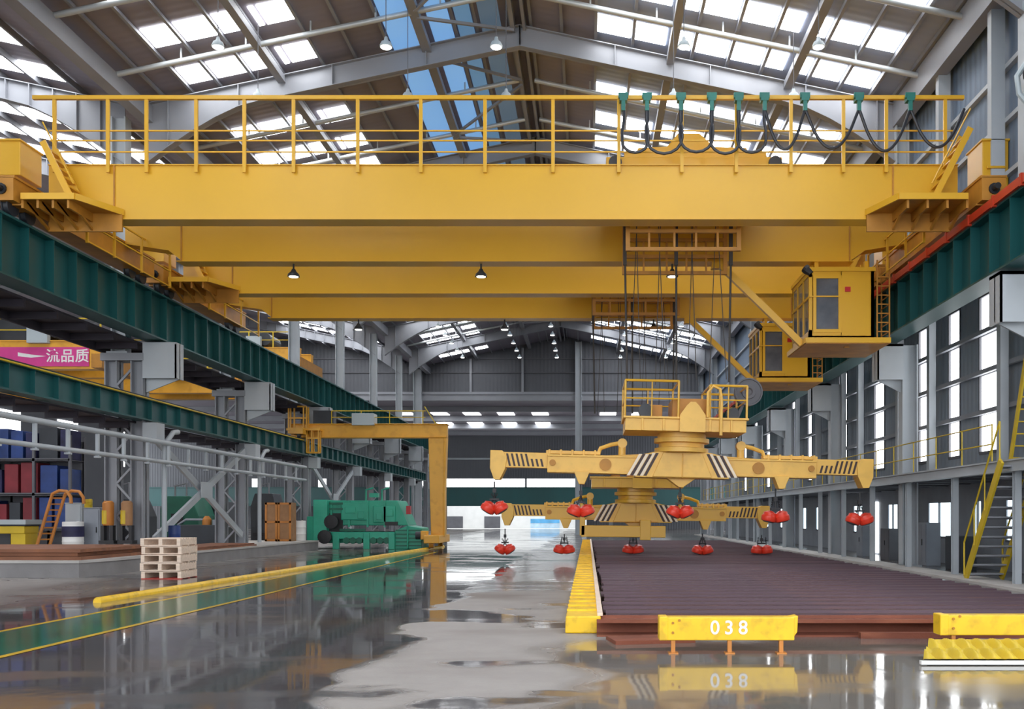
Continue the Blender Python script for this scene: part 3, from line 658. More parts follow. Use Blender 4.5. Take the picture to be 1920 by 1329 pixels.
# ------------------------------------------------------------------ magnet spreaders
def make_spreader(label, cx, y, zb_, half, roll, mats=('pale', 'pale'), lower=False):
    """long striped lifting beam under a turntable carriage; zb_ is the underside of the hub"""
    s = thing('magnet_spreader', label, 'lifting beam', (cx, y, zb_))
    P, Q = mats
    D = .42                                                       # half depth of the beam
    mb = MB(); mb.prism([(cx-1.35, zb_), (cx+1.35, zb_), (cx+1.3, zb_+.62), (cx+.78, zb_+.74), (cx-.78, zb_+.74), (cx-1.3, zb_+.62)], y-D, y+D, 'y')
    mb.prism([(cx-.42, zb_), (cx+.42, zb_), (cx+.06, zb_-.26), (cx-.06, zb_-.26)], y-.2, y+.2, 'y')
    mb.prism([(cx-.85, zb_+.02), (cx+.85, zb_+.02), (cx+.55, zb_+.72), (cx-.55, zb_+.72)], y-D-.05, y-D, 'y')
    mb.box(cx-.012, cx+.012, y-D-.09, y-D-.05, zb_, zb_+.7)
    hub = obj('hub', mb, P, s, bevel=.012)
    for sx in (-1, 1):
        for k in range(3):
            for dx, m in ((0, 'stripe'), (.1, 'stripew')):
                st = MB(); a = .70+k*.19+dx; w = .085
                pts = [(cx+sx*(a+.32), zb_+.04), (cx+sx*(a+w+.32), zb_+.04), (cx+sx*(a+w-.02), zb_+.70 if k == 0 else zb_+.66), (cx+sx*(a-.02), zb_+.70 if k == 0 else zb_+.66)]
                st.prism(pts, y-D-.008, y-D+.002, 'y'); obj('hub_stripe', st, m, hub)
        h = half
        mb = MB(); mb.box(cx+sx*1.2, cx+sx*(h-1.65), y-.3, y+.3, zb_+.08, zb_+.60)
        mb.prism([(cx+sx*1.2, zb_+.60), (cx+sx*1.2, zb_+.66), (cx+sx*2.2, zb_+.60)], y-.3, y+.3, 'y')
        mb.box(cx+sx*2.35, cx+sx*(h-1.6), y-.2, y+.2, zb_+.62, zb_+.72)
        for k in range(5): xx = 2.5+k*(h-4.2)/4; mb.box(cx+sx*(xx-.03), cx+sx*(xx+.03), y-.22, y+.22, zb_+.6, zb_+.75)
        mb.box(cx+sx*1.3, cx+sx*(h-1.65), y-.33, y-.3, zb_+.08, zb_+.14); mb.box(cx+sx*1.3, cx+sx*(h-1.65), y-.33, y-.3, zb_+.54, zb_+.60)
        arm = obj('inner_arm', mb, P, s, bevel=.01)
        for bx_, bz_, br_ in ((2.2, .34, .17), (h-1.8, .36, .09)): obj('hole_disc', MB().lathe((cx+sx*bx_, y-.35, zb_+bz_), [(br_, 0), (br_, .06)], 18, axis=(0,1,0)), 'crane_dark', arm)  # dark discs stand for round holes, their shade put into the colour
        mb = MB(); mb.box(cx+sx*(h-1.7), cx+sx*(h-.02), y-.22, y+.22, zb_+.20, zb_+.64); tip = obj('outer_arm', mb, P, s, bevel=.01)
        for k in range(8):
            a = h-.60-k*.135; zt = .60 if k < 5 else .46
            st = MB(); st.prism([(cx+sx*a, zb_+.24), (cx+sx*(a+.06), zb_+.24), (cx+sx*(a+.06+.09*(zt-.24)/.36), zb_+zt), (cx+sx*(a+.09*(zt-.24)/.36), zb_+zt)], y-.226, y-.215, 'y'); obj('arm_stripe', st, 'stripe', tip)
        mb = MB(); e = h-.24
        mb.prism([(cx+sx*(e-.24), zb_+.5), (cx+sx*(e-.1), zb_+.68), (cx+sx*(e+.24), zb_+.68), (cx+sx*(e+.24), zb_+.16), (cx+sx*(e+.12), zb_-.16), (cx+sx*(e-.05), zb_-.16), (cx+sx*(e-.2), zb_+.16)], y-.27, y+.27, 'y'); obj('end_plate', mb, P, s, bevel=.01)
        mb = MB(); xm = half*.52
        mb.prism([(cx+sx*(xm-.23), zb_+.12), (cx+sx*(xm+.23), zb_+.12), (cx+sx*(xm+.2), zb_+.05), (cx+sx*(xm+.08), zb_-.24), (cx+sx*(xm-.08), zb_-.24), (cx+sx*(xm-.2), zb_+.05)], y-.36, y+.1, 'y'); obj('hook_plate', mb, P, s, bevel=.01)
        mb = MB(); mb.tube([(cx+sx*1.72, y, zb_+.6), (cx+sx*1.72, y, zb_+.95)], .11, 10); mb.lathe((cx+sx*1.72, y-.12, zb_+.98), [(.14, 0), (.14, .24)], 12, axis=(0,1,0))
        mb.tube([(cx+sx*1.72, y-.05, zb_+1.0), (cx+sx*2.05, y-.05, zb_+.93), (cx+sx*2.35, y-.05, zb_+.82), (cx+sx*2.42, y-.05, zb_+.62)], .06, 8); obj('link_arm', mb, P, s, smooth=True)
    # turntable and carriage
    mb = MB(); mb.lathe((cx, y, zb_+.74), [(.78, 0), (.78, .12), (.66, .14), (.66, .26), (.8, .28), (.8, .40), (.7, .42), (.7, .55)], 28); obj('turntable', mb, P, s, smooth=True)
    z1 = zb_+1.29; mb = MB(); mb.box(cx-1.68, cx+1.72, y-.95, y+.95, z1, z1+.34); mb.box(cx-1.74, cx+1.78, y-1.0, y+1.0, z1+.34, z1+.40)
    for x in (-1.2, -.6, .7, 1.3): mb.box(cx+x-.03, cx+x+.03, y-.99, y-.95, z1, z1+.34)
    car = obj('carriage_deck', mb, Q, s, bevel=.01)
    mb = MB(); q = cx+.2; mb.prism([(q-.36, z1-.02), (q+.36, z1-.02), (q+.36, z1+.45), (q+.17, z1+.72), (q+.07, z1+.82), (q-.07, z1+.82), (q-.17, z1+.72), (q-.36, z1+.45)], y-1.06, y-1.0, 'y'); obj('shield_plate', mb, P, car)
    mb = MB(); mb.box(cx-.35, cx+.75, y-.7, y+.7, z1+.4, z1+.95); mb.box(cx-1.2, cx-.6, y-.3, y+.6, z1+.4, z1+.8); obj('hoist_block', mb, 'crane_dark', car, bevel=.02)
    for mx_, mr_ in ((-1.1, .2), (1.4, .17)): obj('motor', MB().lathe((cx+mx_, y-.6, z1+.4+mr_), [(mr_, 0), (mr_, .3)], 14, axis=(0,1,0)), 'darkmach', car)
    if not lower:
        for x0, x1, hh in ((-1.7, -.2, 1.4), (.68, 1.72, 1.3)):
            mb = MB(); zt = z1+hh
            for x in (x0, (x0+x1)/2, x1):
                for yy in (y-.95, y+.95): mb.tube([(cx+x, yy, z1+.4), (cx+x, yy, zt)], .032 if x != (x0+x1)/2 else .02, 6)
            for yy in (y-.95, y+.95):
                mb.tube([(cx+x0, yy, zt), (cx+x1, yy, zt)], .035, 6); mb.tube([(cx+x0, yy, z1+.9), (cx+x1, yy, z1+.9)], .022, 6)
            for x in (x0, x1): mb.tube([(cx+x, y-.95, zt), (cx+x, y+.95, zt)], .03, 6); mb.tube([(cx+x, y-.95, z1+.9), (cx+x, y+.95, z1+.9)], .022, 6)
            obj('cage_railing', mb, 'crane', car)
        mb = MB(); mb.tube([(cx+.62, y-1.0, z1+.4), (cx+.62, y-1.0, z1+1.1), (cx+.75, y-1.0, z1+1.28), (cx+.95, y-1.0, z1+1.2), (cx+1.0, y-1.0, z1+.9), (cx+1.0, y-1.0, z1-.1)], .045, 8); obj('hose_hoop', mb, P, car, smooth=True)
        mb = MB(); c = (cx+1.95, y+.3, z1+1.3)
        mb.lathe(c, [(.08, -.10), (.12, -.14), (.2, -.14), (.21, -.10), (.36, -.10), (.37, -.14), (.41, -.14), (.41, -.09), (.33, -.06), (.33, .06), (.41, .09), (.41, .12), (.10, .12)], 26, axis=(0,1,0)); mb.bar((cx+1.6, y+.3, z1+.4), c, .08); obj('cable_reel', mb, 'steel_dk', car, smooth=True)
    else:
        mb = MB(); mb.box(cx-2.05, cx+1.1, y-.7, y-.25, zb_-.55, zb_-.12); mb.box(cx-2.1, cx-1.9, y-.7, y-.2, zb_-.5, zb_+.7); mb.box(cx+.15, cx+.55, y-.72, y-.3, zb_-.65, zb_+.1); obj('lower_crossbar', mb, P, s, bevel=.02)
    s.rotation_euler = (0, roll, 0)
    return s
ROLL = math.radians(1.35)
sp_a = make_spreader('large pale yellow magnet spreader beam with black stripes hanging from the front crane', 2.70, 27.9, 2.80, 5.52, ROLL)
sp_b = make_spreader('smaller-looking ochre striped spreader beam hanging low over the steel, behind the front one', 1.80, 36.4, 1.47, 5.05, math.radians(.6), ('crane', 'crane'), True)
# lifting magnets, two under every hook
def make_magnet():
    g = thing('lifting_magnet', '', 'magnet', (0, 0, 0))
    mb = MB(); mb.lathe((0, 0, -.62), [(.12, 0), (.205, .02), (.225, .06), (.225, .16), (.19, .20), (.185, .27), (.12, .30), (.06, .33)], 20); obj('magnet_body', mb, 'red', g, smooth=True)
    mb = MB(); mb.lathe((0, 0, -.635), [(.10, 0), (.16, .012), (.16, .03)], 18); obj('pole_face', mb, 'darkmach', g)
    mb = MB()
    for k in range(6):
        z = -.28+k*.05; pts = [(.022*math.cos(t)*(1 if k % 2 else .2), .022*math.cos(t)*(.2 if k % 2 else 1), z+.04*math.sin(t)) for t in [i*math.pi/4 for i in range(9)]]
        mb.tube(pts, .009, 5)
    obj('chain', mb, 'black', g)
    return g
mg = make_magnet(); used = False
WHERE = ['left tip', 'left hook plate', 'hub', 'right hook plate', 'right tip']
for nm, xs, zs, y in (('front', [927, 1089, 1275, 1454, 1612], [954, 960, 962, 972, 976], 27.9), ('rear', [947, 1058, 1187, 1317, 1428], [1031, 1032, 1032, 1033, 1033], 36.4)):
    for i, (px, py) in enumerate(zip(xs, zs)):
        for sx, w in ((-1, 'left'), (1, 'right')):
            o = mg if not used else dup(mg, (0, 0, 0)); used = True
            x, z = X(px, y), Z(py, y); tilt = math.radians((32, 22, 26, 12, 20)[i] if nm == 'front' else (35, 12, 10, 16, 6)[i])
            # hang so that the drum centre comes to (x + sx*.17, z)
            dx = .52*math.sin(tilt)*sx
            o.location = (x+sx*.19-dx, y+(0 if nm == 'front' else -.05), z+.52*math.cos(tilt)); o.rotation_euler = (0, -tilt*sx, 0); WL[o.name] = o.location.copy()
            o['label'] = '%s red round magnet of the pair below the %s of the %s spreader' % (w, WHERE[i], nm)
            o['group'] = 'red lifting magnets of the %s spreader' % nm
# suspension chains between hooks and magnets
for nm, xs, zs, hz, y in (('front', [927, 1089, 1275, 1454, 1612], [954, 960, 962, 972, 976], [906, 908, 913, 920, 927], 27.9), ('rear', [947, 1058, 1187, 1317, 1428], [1031, 1032, 1032, 1033, 1033], [994, 1004, 1008, 1003, 1006], 36.4)):
    for i, (px, py, hy) in enumerate(zip(xs, zs, hz)):
        x = X(px, y); z0, z1 = Z(py, y)+.26, Z(hy, y)+.06; mb = MB()
        mb.tube([(x, y, z1), (x, y, z0)], .022, 6); mb.box(x-.14, x+.14, y-.03, y+.03, z0, z0+.05); mb.box(x-.05, x+.05, y-.05, y+.05, (z0+z1)/2-.06, (z0+z1)/2+.06)
        o = obj('magnet_hanger', mb, 'black'); tag(o, 'black chain hanger between the %s of the %s spreader and its magnets' % (WHERE[i], nm), 'hanger', 'magnet chain hangers')
# ------------------------------------------------------------------ half-gantry crane on the left
YG = 51.0
gx = thing('gantry_crane', 'orange-yellow half-gantry crane with one leg standing on the wet floor', 'crane', (-8.05, YG, 0))
zt0, zt1 = Z(820, YG), Z(797, YG)
mb = MB(); mb.box(-15.7, -7.45, YG-.28, YG+.28, zt0, zt1); mb.box(-15.7, -7.4, YG-.36, YG+.36, zt1, zt1+.05); mb.box(-15.7, -7.45, YG-.36, YG+.36, zt0-.04, zt0); obj('main_beam', mb, 'gantry', gx, bevel=.02)
mb = MB(); mb.prism([(-8.42, zt0-.04), (-7.45, zt0-.04), (-7.62, .62), (-8.28, .62)], YG-.3, YG+.3, 'y'); mb.box(-7.62, -7.55, YG-.34, YG+.34, .62, zt0); lg = obj('leg', mb, 'gantry', gx, bevel=.03)
mb = MB(); mb.box(-8.4, -7.6, YG-1.9, YG+1.9, .32, .72); mb.box(-8.62, -8.3, YG-1.5, YG-.9, .5, .95); bo = obj('bogie', mb, 'gantry', gx, bevel=.03)
for y in (YG-1.55, YG+1.55): w = MB(); w.lathe((-8.15, y, .29), [(.26, 0), (.26, .05), (.22, .06), (.22, .22)], 18, axis=(1,0,0)); obj('wheel', w, 'crane_dark', bo, smooth=True)
mb = MB(); w = MB(); w.lathe((-8.62, YG-1.2, .72), [(.2, 0), (.2, .3)], 14, axis=(-1,0,0)); obj('drive_motor', w, 'darkmach', bo)
mb = MB(); mb.box(-15.45, -14.75, YG-1.3, YG+1.3, 5.98, 6.3); ge = obj('end_truck', mb, 'gantry', gx)
for y in (YG-1.0, YG+1.0): w = MB(); w.lathe((-15.1, y, 5.93), [(.16, 0), (.16, .14)], 14, axis=(1,0,0)); obj('wheel', w, 'darkmach', ge)
mb = MB(); yy = YG-.34; top = zt1+.72
mb.tube([(X(625, YG), yy, top), (X(800, YG), yy, top)], .025, 6); mb.tube([(X(625, YG), yy, zt1+.38), (X(800, YG), yy, zt1+.38)], .02, 6)
for px in (625, 680, 733, 795): mb.tube([(X(px, YG), yy, zt1), (X(px, YG), yy, top)], .025, 6)
mb.bar((X(798, YG), yy, zt1+.95), (X(820, YG), yy, zt1), .05); obj('handrail', mb, 'mustard', gx)
mb = MB(); mb.box(X(664, YG), X(705, YG), YG-.55, YG+.3, zt1-.05, zt1+.58); obj('motor_box', mb, 'panel', gx, bevel=.02)
mb = MB(); mb.box(X(590, YG), X(628, YG), YG-.3, YG+.3, zt1+.05, zt1+.75); obj('hoist_unit', mb, 'darkmach', gx, bevel=.02)
mb = MB(); x0, x1 = X(549, YG), X(582, YG); za, zc = Z(850, YG), Z(765, YG)
for x in (x0, x0+.3, x1-.15, x1):
    mb.box(x-.035, x+.035, YG-.75, YG-.68, 6.05, zc); 
for x in (x0, x1): mb.box(x-.035, x+.035, YG-.4, YG-.33, 6.05, zc)
for z in (6.1, Z(806, YG), zc-.6, zc): mb.box(x0, x1, YG-.76, YG-.70, z-.04, z+.04)
for x in (-14.72, -14.45, -14.1): mb.box(x-.035, x+.035, YG-.75, YG-.68, za, 6.3); mb.box(x-.035, x+.035, YG-.4, YG-.33, za, 6.3)
for z in (za, za+.75): mb.box(-14.72, -14.1, YG-.76, YG-.70, z-.04, z+.04)
mb.box(-14.72, -14.1, YG-.75, YG-.33, za-.03, za+.03); mb.box(x0-.1, -14.0, YG-.8, YG-.28, 6.2, 6.32); obj('access_cage', mb, 'gantry', gx)
# yellow floor rail for its leg
mb = MB(); a, b_ = (-9.66, 18.9), (-8.05, 53.5); n = 8
d = Vector((b_[0]-a[0], b_[1]-a[1], 0)).normalized(); nn = Vector((d.y, -d.x, 0))
pts = []
for q in (a, b_):
    for t in range(9):
        th = math.pi*t/8; p = Vector((q[0], q[1], 0))+nn*math.cos(th)*.085+Vector((0, 0, math.sin(th)*.11)); pts.append(tuple(p))
mb.add(pts, [(i, i+1, i+10, i+9) for i in range(8)]+[tuple(range(9))[::-1], tuple(range(9, 18))])
tag(obj('floor_rail', mb, 'safety', smooth=True), 'long round-topped yellow rail on the floor leading to the gantry leg', 'rail')

# ------------------------------------------------------------------ steel stock on the right
bt = thing('side_stop', 'long yellow ribbed box beam along the left edge of the steel stock', 'beam', (-.06, 14, 0))
mb = MB(); mb.prism([(-.33, 0), (.20, 0), (.19, .25), (-.32, .25)], 13.95, 60, 'y'); obj('box_beam', mb, 'safety', bt, bevel=.02)
mb = MB()
for k in range(58): y = 14.8+k*.78; mb.box(-.32, .14, y-.05, y+.05, .25, .275)
obj('cross_rib', mb, 'safety', bt)['kind'] = 'stuff'
mb = MB(); mb.box(.14, .22, 14.0, 60, .25, .29); obj('edge_strip', mb, 'wood', bt)['label'] = 'pale worn edge strip'
def h_beam(): 
    mb = MB(); w, h = .31, .245
    prof = [(-w, 0), (w, 0), (w, .022), (.012, .03), (.012, h-.06), (w, h-.05), (w, h), (w-.055, h), (w-.075, h-.04), (-w+.075, h-.04), (-w+.055, h), (-w, h), (-w, h-.05), (-.012, h-.06), (-.012, .03), (-w, .022)]
    mb.prism(prof, -3.97, 3.97, 'x'); return mb
hb_ = obj('steel_beam', h_beam(), 'beam'); tag(hb_, 'dark purple-brown steel section lying crosswise in the wide stock on the floor', 'steel beam', 'steel beams laid side by side')
y = 14.62; k = 0
while y < 58.5:
    o = hb_ if k == 0 else hb_.copy()
    if k: COL.objects.link(o)
    o.location = (4.27+random.uniform(-.06, .06), y, random.choice((0, 0, .0, .012))); o.rotation_euler = (0, 0, random.uniform(-.0015, .0015))
    k += 1; y += .70 if k % 2 else .80
o = hb_.copy(); o.data = hb_.data.copy(); o.data.materials[0] = M['rust']; COL.objects.link(o); o.location = (4.1, 13.86, 0)
tag(o, 'rust-red steel section at the very front of the steel stock', 'steel beam', 'rusty front beams')
o2 = obj('steel_bar', MB().box(-2.2, 2.2, -.06, .06, 0, .08), 'rust'); o2.location = (6.0, 13.42, 0); tag(o2, 'loose rusty flat bar on the floor in front of the rust-red beam', 'steel bar')
o3 = obj('steel_plate', MB().box(-.55, .55, -.3, .3, 0, .05), 'rust'); o3.location = (.85, 13.1, 0); o3.rotation_euler = (0, 0, .2); tag(o3, 'small rusty plate lying beside the yellow side stop', 'plate')
# numbered yellow end stops
def end_stop(label, x0, x1, y, z0, z1, legs, num=None):
    e = thing('end_stop', label, 'end stop', ((x0+x1)/2, y, 0), 'yellow end stops before the steel')
    mb = MB(); mb.box(x0, x1, y-.02, y+.22, z0, z1); mb.box(x0-.01, x0+.1, y-.03, y+.23, z0, z1+.01)
    if num: mb.prism([(x1-.02, z0+.02), (x1+.04, z0+.10), (x1+.05, z1+.02), (x1-.06, z1+.0)], y, y+.2, 'y')
    obj('plate', mb, 'safety', e, bevel=.012)
    mb = MB()
    for dx, dz in ((.16, .05), (.16, .2), (.24, .24)): mb.lathe((x0+dx, y-.035, z0+(z1-z0)*.2+dz*.8), [(.016, 0), (.016, .02)], 10, axis=(0,1,0))
    obj('bolt_hole', mb, 'crane_dark', e)
    for x in legs: l = MB(); l.box(x-.025, x+.025, y+.0, y+.06, 0, z0); l.box(x-.06, x+.06, y-.04, y+.1, 0, .015); obj('leg', l, 'orange', e)
    if num: text('painted_number', num, .24, ((x0+x1)/2+.02, y-.028, (z0+z1)/2+.01), 'white', e, .003, 1.45)
end_stop('yellow steel end stop painted with the white number 038', .894, 2.56, 11.9, .165, .45, (1.06, 1.76, 2.4), '038')
end_stop('plain yellow end stop behind the ribbed yellow plate at the right edge', 4.48, 6.4, 12.2, .19, .446, (4.65, 5.7, 6.2))
# ribbed yellow plate
rp = thing('ribbed_plate', 'low yellow ribbed plate with a white front lip on the floor', 'plate', (5, 11.4, 0))
mb = MB(); nx, ny = 160, 16; x0, x1, y0, y1 = 3.83, 6.2, 10.98, 11.95; vs = []; fs = []
for j in range(ny+1):
    v = j/ny
    for i in range(nx+1):
        u = i/nx; xx = x0+(x1-x0)*u+(.42*v*(1-u)); ph = math.pi if v < .5 else 0
        z = .07+.10*v+.055*math.sin(2*math.pi*xx/.19+ph)*abs(math.sin(2*math.pi*v))**.7
        vs.append((xx, y0+(y1-y0)*v, z))
for j in range(ny):
    for i in range(nx): a = j*(nx+1)+i; fs.append((a, a+1, a+nx+2, a+nx+1))
mb.add(vs, fs); n0 = len(vs)
obj('ribbed_sheet', mb, 'mustard', rp, smooth=True)
mb = MB(); mb.box(x0-.03, x1, y0-.05, y0+.02, 0.012, .052); obj('front_lip', mb, 'white', rp)
mb = MB(); mb.prism([(x0+.05, y0), (x1, y0), (x1, y1), (x0+.45, y1)], 0, .03, 'z'); obj('base_plate', mb, 'darkmach', rp)

# ------------------------------------------------------------------ mezzanine on the right
mb = MB(); mb.box(10.28, 10.42, 8, 88, 2.80, 3.08); mb.box(10.22, 10.48, 8, 88, 3.05, 3.09); mb.box(10.22, 10.48, 8, 88, 2.79, 2.82); struct('mezzanine_edge_beam', mb, 'steel_lt')
mb = MB(); mb.box(10.42, 13, 8, 88, 2.98, 3.06); struct('mezzanine_floor', mb, 'steel_dk')
for k in range(40):
    y = 9+k*1.975; mb = MB(); mb.box(10.42, 13, y-.06, y+.06, 2.78, 2.98); struct('mezzanine_joist_beam', mb, 'steel_dk')
for k in range(-2, 15):
    y = 27.3+k*3.95; mb = MB(); mb.box(10.36, 10.52, y-.08, y-.06, 0, 2.8); mb.box(10.36, 10.52, y+.06, y+.08, 0, 2.8); mb.box(10.42, 10.46, y-.06, y+.06, 0, 2.8); mb.box(10.3, 10.58, y-.14, y+.14, 0, .03)
    struct('mezzanine_post_column', mb, 'steel_lt')
mr = thing('mezzanine_railing', 'thin yellow railing along the edge of the right mezzanine walkway', 'railing', (10.4, 8, 3.09))
mb = MB()
for z in (3.55, 4.05): mb.tube([(10.36, 24.6, z), (10.36, 86, z)], .018, 6)
obj('rail', mb, 'mustard', mr)
for k in range(32): y = 24.6+k*1.975; p = MB(); p.tube([(10.36, y, 3.09), (10.36, y, 4.07)], .018, 6); obj('post', p, 'mustard', mr)
mb = MB(); mb.prism([(9.75, 8), (10.75, 8), (10.75, 88), (9.75, 88)], 0, .06, 'z'); struct('wall_right_kerb', mb, 'conc_lt')
# stair to the mezzanine, rising towards the viewer
sr = thing('steel_stair', 'steep yellow steel stair with dark treads up to the right mezzanine', 'stair', (10.5, 25.4, 0))
pb, pt = Vector((0, 25.5, .06)), Vector((0, 23.3, 3.05))
for x in (10.04, 10.98):
    mb = MB(); mb.bar((x, pb.y, pb.z), (x, pt.y, pt.z), .06, .22); obj('stringer', mb, 'mustard', sr)
for k in range(12):
    t = (k+.5)/12; p = pb.lerp(pt, t); m_ = MB(); m_.box(10.06, 10.96, p.y-.13, p.y+.13, p.z-.02, p.z+.02); m_.box(10.06, 10.96, p.y+.11, p.y+.13, p.z-.06, p.z+.02); obj('tread', m_, 'steel', sr)
for x in (10.0, 11.02):
    mb = MB(); mb.tube([(x, pb.y, pb.z+.1), (x, pb.y, pb.z+.95), (x, pt.y, pt.z+.95), (x, pt.y, pt.z)], .025, 8)
    for t in (.3, .6): p = pb.lerp(pt, t); mb.tube([(x, p.y, p.z), (x, p.y, p.z+.92)], .018, 6)
    obj('handrail', mb, 'mustard', sr)
# second ladder from the mezzanine to the crane runway
ul = thing('runway_ladder', 'yellow ladder from the mezzanine up to the crane runway at the right edge', 'ladder', (11.3, 24.0, 3.06))
for x in (10.95, 11.5): mb = MB(); mb.bar((x, 24.9, 3.06), (x, 23.4, 7.3), .05, .14); obj('stringer', mb, 'mustard', ul)
for k in range(14): t = (k+.5)/14; mb = MB(); mb.box(10.95, 11.5, 24.9-1.5*t-.06, 24.9-1.5*t+.06, 3.06+4.24*t-.015, 3.06+4.24*t+.015); obj('rung', mb, 'mustard', ul)
# things standing under the mezzanine
fl = thing('flood_lamp', 'black flood lamp on a curved pale bracket high at the right edge', 'lamp', (10.6, 23, 11.9))
mb = MB(); mb.tube([(10.45, 22.7, 11.4), (10.2, 22.7, 11.7), (10.15, 22.7, 12.1), (10.35, 22.7, 12.4)], .07, 8); obj('bracket', mb, 'panel', fl, smooth=True)
mb = MB(); mb.lathe((10.5, 22.6, 12.15), [(.08, 0), (.22, .12), (.26, .3), (.26, .36)], 16, axis=(-.3,-.8,-.4)); obj('lamp_head', mb, 'black', fl, smooth=True)
for i, (px, py0, py1, y, w, m, lab) in enumerate(((1560, 985, 1040, 41, .9, 'greypl', 'grey control cabinet under the mezzanine beside the fourth post'), (1600, 990, 1046, 37.5, 1.1, 'steel_dk', 'dark cabinet under the mezzanine left of the bright window slit'), (1672, 985, 1062, 33.3, .8, 'greypl', 'grey upright cabinet under the mezzanine right of the bright window slit'), (1762, 1008, 1068, 30.5, 1.3, 'darkmach', 'dark chest below the blue window under the mezzanine'))):
    x = 11.6; c = thing('cabinet', lab, 'cabinet', (x, y, 0)); h = (py1-py0)*y/F; mb = MB(); mb.box(x, x+.5, y-w/2, y+w/2, 0, .06+h); obj('body', mb, m, c, bevel=.015)
    mb = MB(); mb.box(x-.015, x, y-w/2+.04, y-.01, .12, h); mb.box(x-.015, x, y+.01, y+w/2-.04, .12, h); d_ = obj('door', mb, m, c); mb = MB(); mb.box(x-.04, x-.015, y-.06, y-.03, .06+h*.45, .06+h*.6); obj('handle', mb, 'black', d_)
wb = thing('grey_machine_cover', 'grey covered machine beside the foot of the yellow stair', 'machine', (12.0, 24.3, 0)); mb = MB(); mb.prism([(11.3, .06), (12.6, .06), (12.6, 1.5), (11.9, 1.55), (11.45, 1.2)], 23.0, 24.8, 'y'); obj('cover', mb, 'greypl', wb, bevel=.05); mb = MB(); mb.box(11.6, 12.4, 22.95, 23.0, .4, .9); obj('vent_panel', mb, 'black', wb)

# ------------------------------------------------------------------ bay lamps
ROWN = ['leftmost', 'second from the left', 'middle', 'second from the right', 'rightmost']
def make_lamp(x, y, z, row, k):
    g = thing('bay_lamp', 'white domed bay lamp hanging from the roof in the %s lengthwise row' % row, 'lamp', (x, y, z), 'bay lamps in the %s row' % row)
    q = .66
    mb = MB(); mb.lathe((x, y, z), [(.27*q, 0), (.26*q, .06*q), (.2*q, .2*q), (.1*q, .27*q), (.06*q, .42*q)], 16); obj('shade', mb, 'panel', g, smooth=True)
    mb = MB(); mb.lathe((x, y, z-.05*q), [(.08*q, 0), (.2*q, .02*q), (.24*q, .06*q)], 14); obj('bulb_glass', mb, 'lamp', g, smooth=True)
    mb = MB(); mb.tube([(x, y, z+.4*q), (x, y, roofz(x)+.02)], .012, 5); obj('hanger_rod', mb, 'steel_dk', g)
    return g
for row, ratio in zip(ROWN, (-.788, -.43, -.195, .205, .492)):
    zz = 12.9; x = ratio*zz; base = make_lamp(x, 26.4, EYE+zz, row, 0)
    for y in (29.6, 62.0, 65.2, 68.4, 71.6, 74.8, 78.0): dup(base, (x, y, EYE+zz))
# ------------------------------------------------------------------ pallets on the floor, left
def make_pallet():
    g = thing('wooden_pallet', '', 'pallet', (0, 0, 0), 'stack of wooden pallets')
    for i, x in enumerate((-.49, 0, .49)):
        mb = MB(); mb.box(x-.05, x+.05, -.55, .55, .025, .185); obj('stringer', mb, 'wood', g)
    mb = MB()
    for k in range(7): y = -.55+k*.169; mb.box(-.54, .54, y, y+.09, .185, .21)
    obj('top_deck', mb, 'wood', g)
    mb = MB()
    for y in (-.55, -.05, .45): mb.box(-.54, .54, y, y+.1, 0, .025)
    obj('bottom_deck', mb, 'wood', g)
    return g
pl = make_pallet()
W_ = ['bottom pallet, stained red, of the five-high stack on the floor', 'second pallet from the bottom in the five-high stack', 'middle pallet of the five-high stack', 'fourth pallet up in the five-high stack', 'topmost wooden pallet of the five-high stack']
for i in range(5):
    o = pl if i == 0 else dup(pl, (0, 0, 0)); o.location = (-11.55+random.uniform(-.02, .02), 26.5+random.uniform(-.02, .02), .225*i); o.rotation_euler = (0, 0, random.uniform(-.03, .03)); WL[o.name] = o.location.copy(); o['label'] = W_[i]
    if i == 0: red_target = o
for c in list(pl.children):
    c.data = c.data.copy()
    if c.name.startswith('bottom'): c.data.materials[0] = M['woodred']
mb = MB(); mb.box(-12.13, -10.97, 25.9, 27.1, -.0, .0)

# ------------------------------------------------------------------ green machine
gm = thing('green_machine', 'large green straightening machine behind the gantry leg', 'machine', (-12, 51, 0))
Yg = 50.2
def gx_(px): return X(px, Yg)
def gz(py): return Z(py, Yg)
mb = MB(); mb.prism([(gx_(600), gz(938)), (gx_(745), gz(938)), (gx_(765), gz(985)), (gx_(600), gz(985))], Yg, Yg+2.6, 'y'); mb.box(gx_(640), gx_(690), Yg-.12, Yg, gz(975), gz(942)); mb.box(gx_(700), gx_(742), Yg-.1, Yg, gz(980), gz(948)); obj('main_housing', mb, 'green', gm, bevel=.05)
mb = MB(); mb.box(gx_(592), gx_(618), Yg-.5, Yg+2.8, gz(1015), gz(937)); mb.box(gx_(577), gx_(600), Yg-.2, Yg+2.4, gz(1014), gz(968)); obj('left_stand', mb, 'green', gm, bevel=.04)
mb = MB(); mb.box(gx_(622), gx_(740), Yg-.3, Yg+2.5, gz(1010), gz(997)); mb.box(gx_(600), gx_(760), Yg+.2, Yg+2.4, gz(1018), gz(1000)); obj('bed', mb, 'green', gm, bevel=.03)
for px in (633, 690, 737): mb = MB(); mb.box(gx_(px)-.16, gx_(px)+.16, Yg-.4, Yg-.1, 0, gz(998)); obj('foot', mb, 'green', gm, bevel=.02)
for px in (652, 664, 676, 702, 715, 727): obj('roller', MB().lathe((gx_(px), Yg-.32, gz(1013)), [(.17, 0), (.17, .2)], 14, axis=(0,1,0)), 'green_dk', gm)
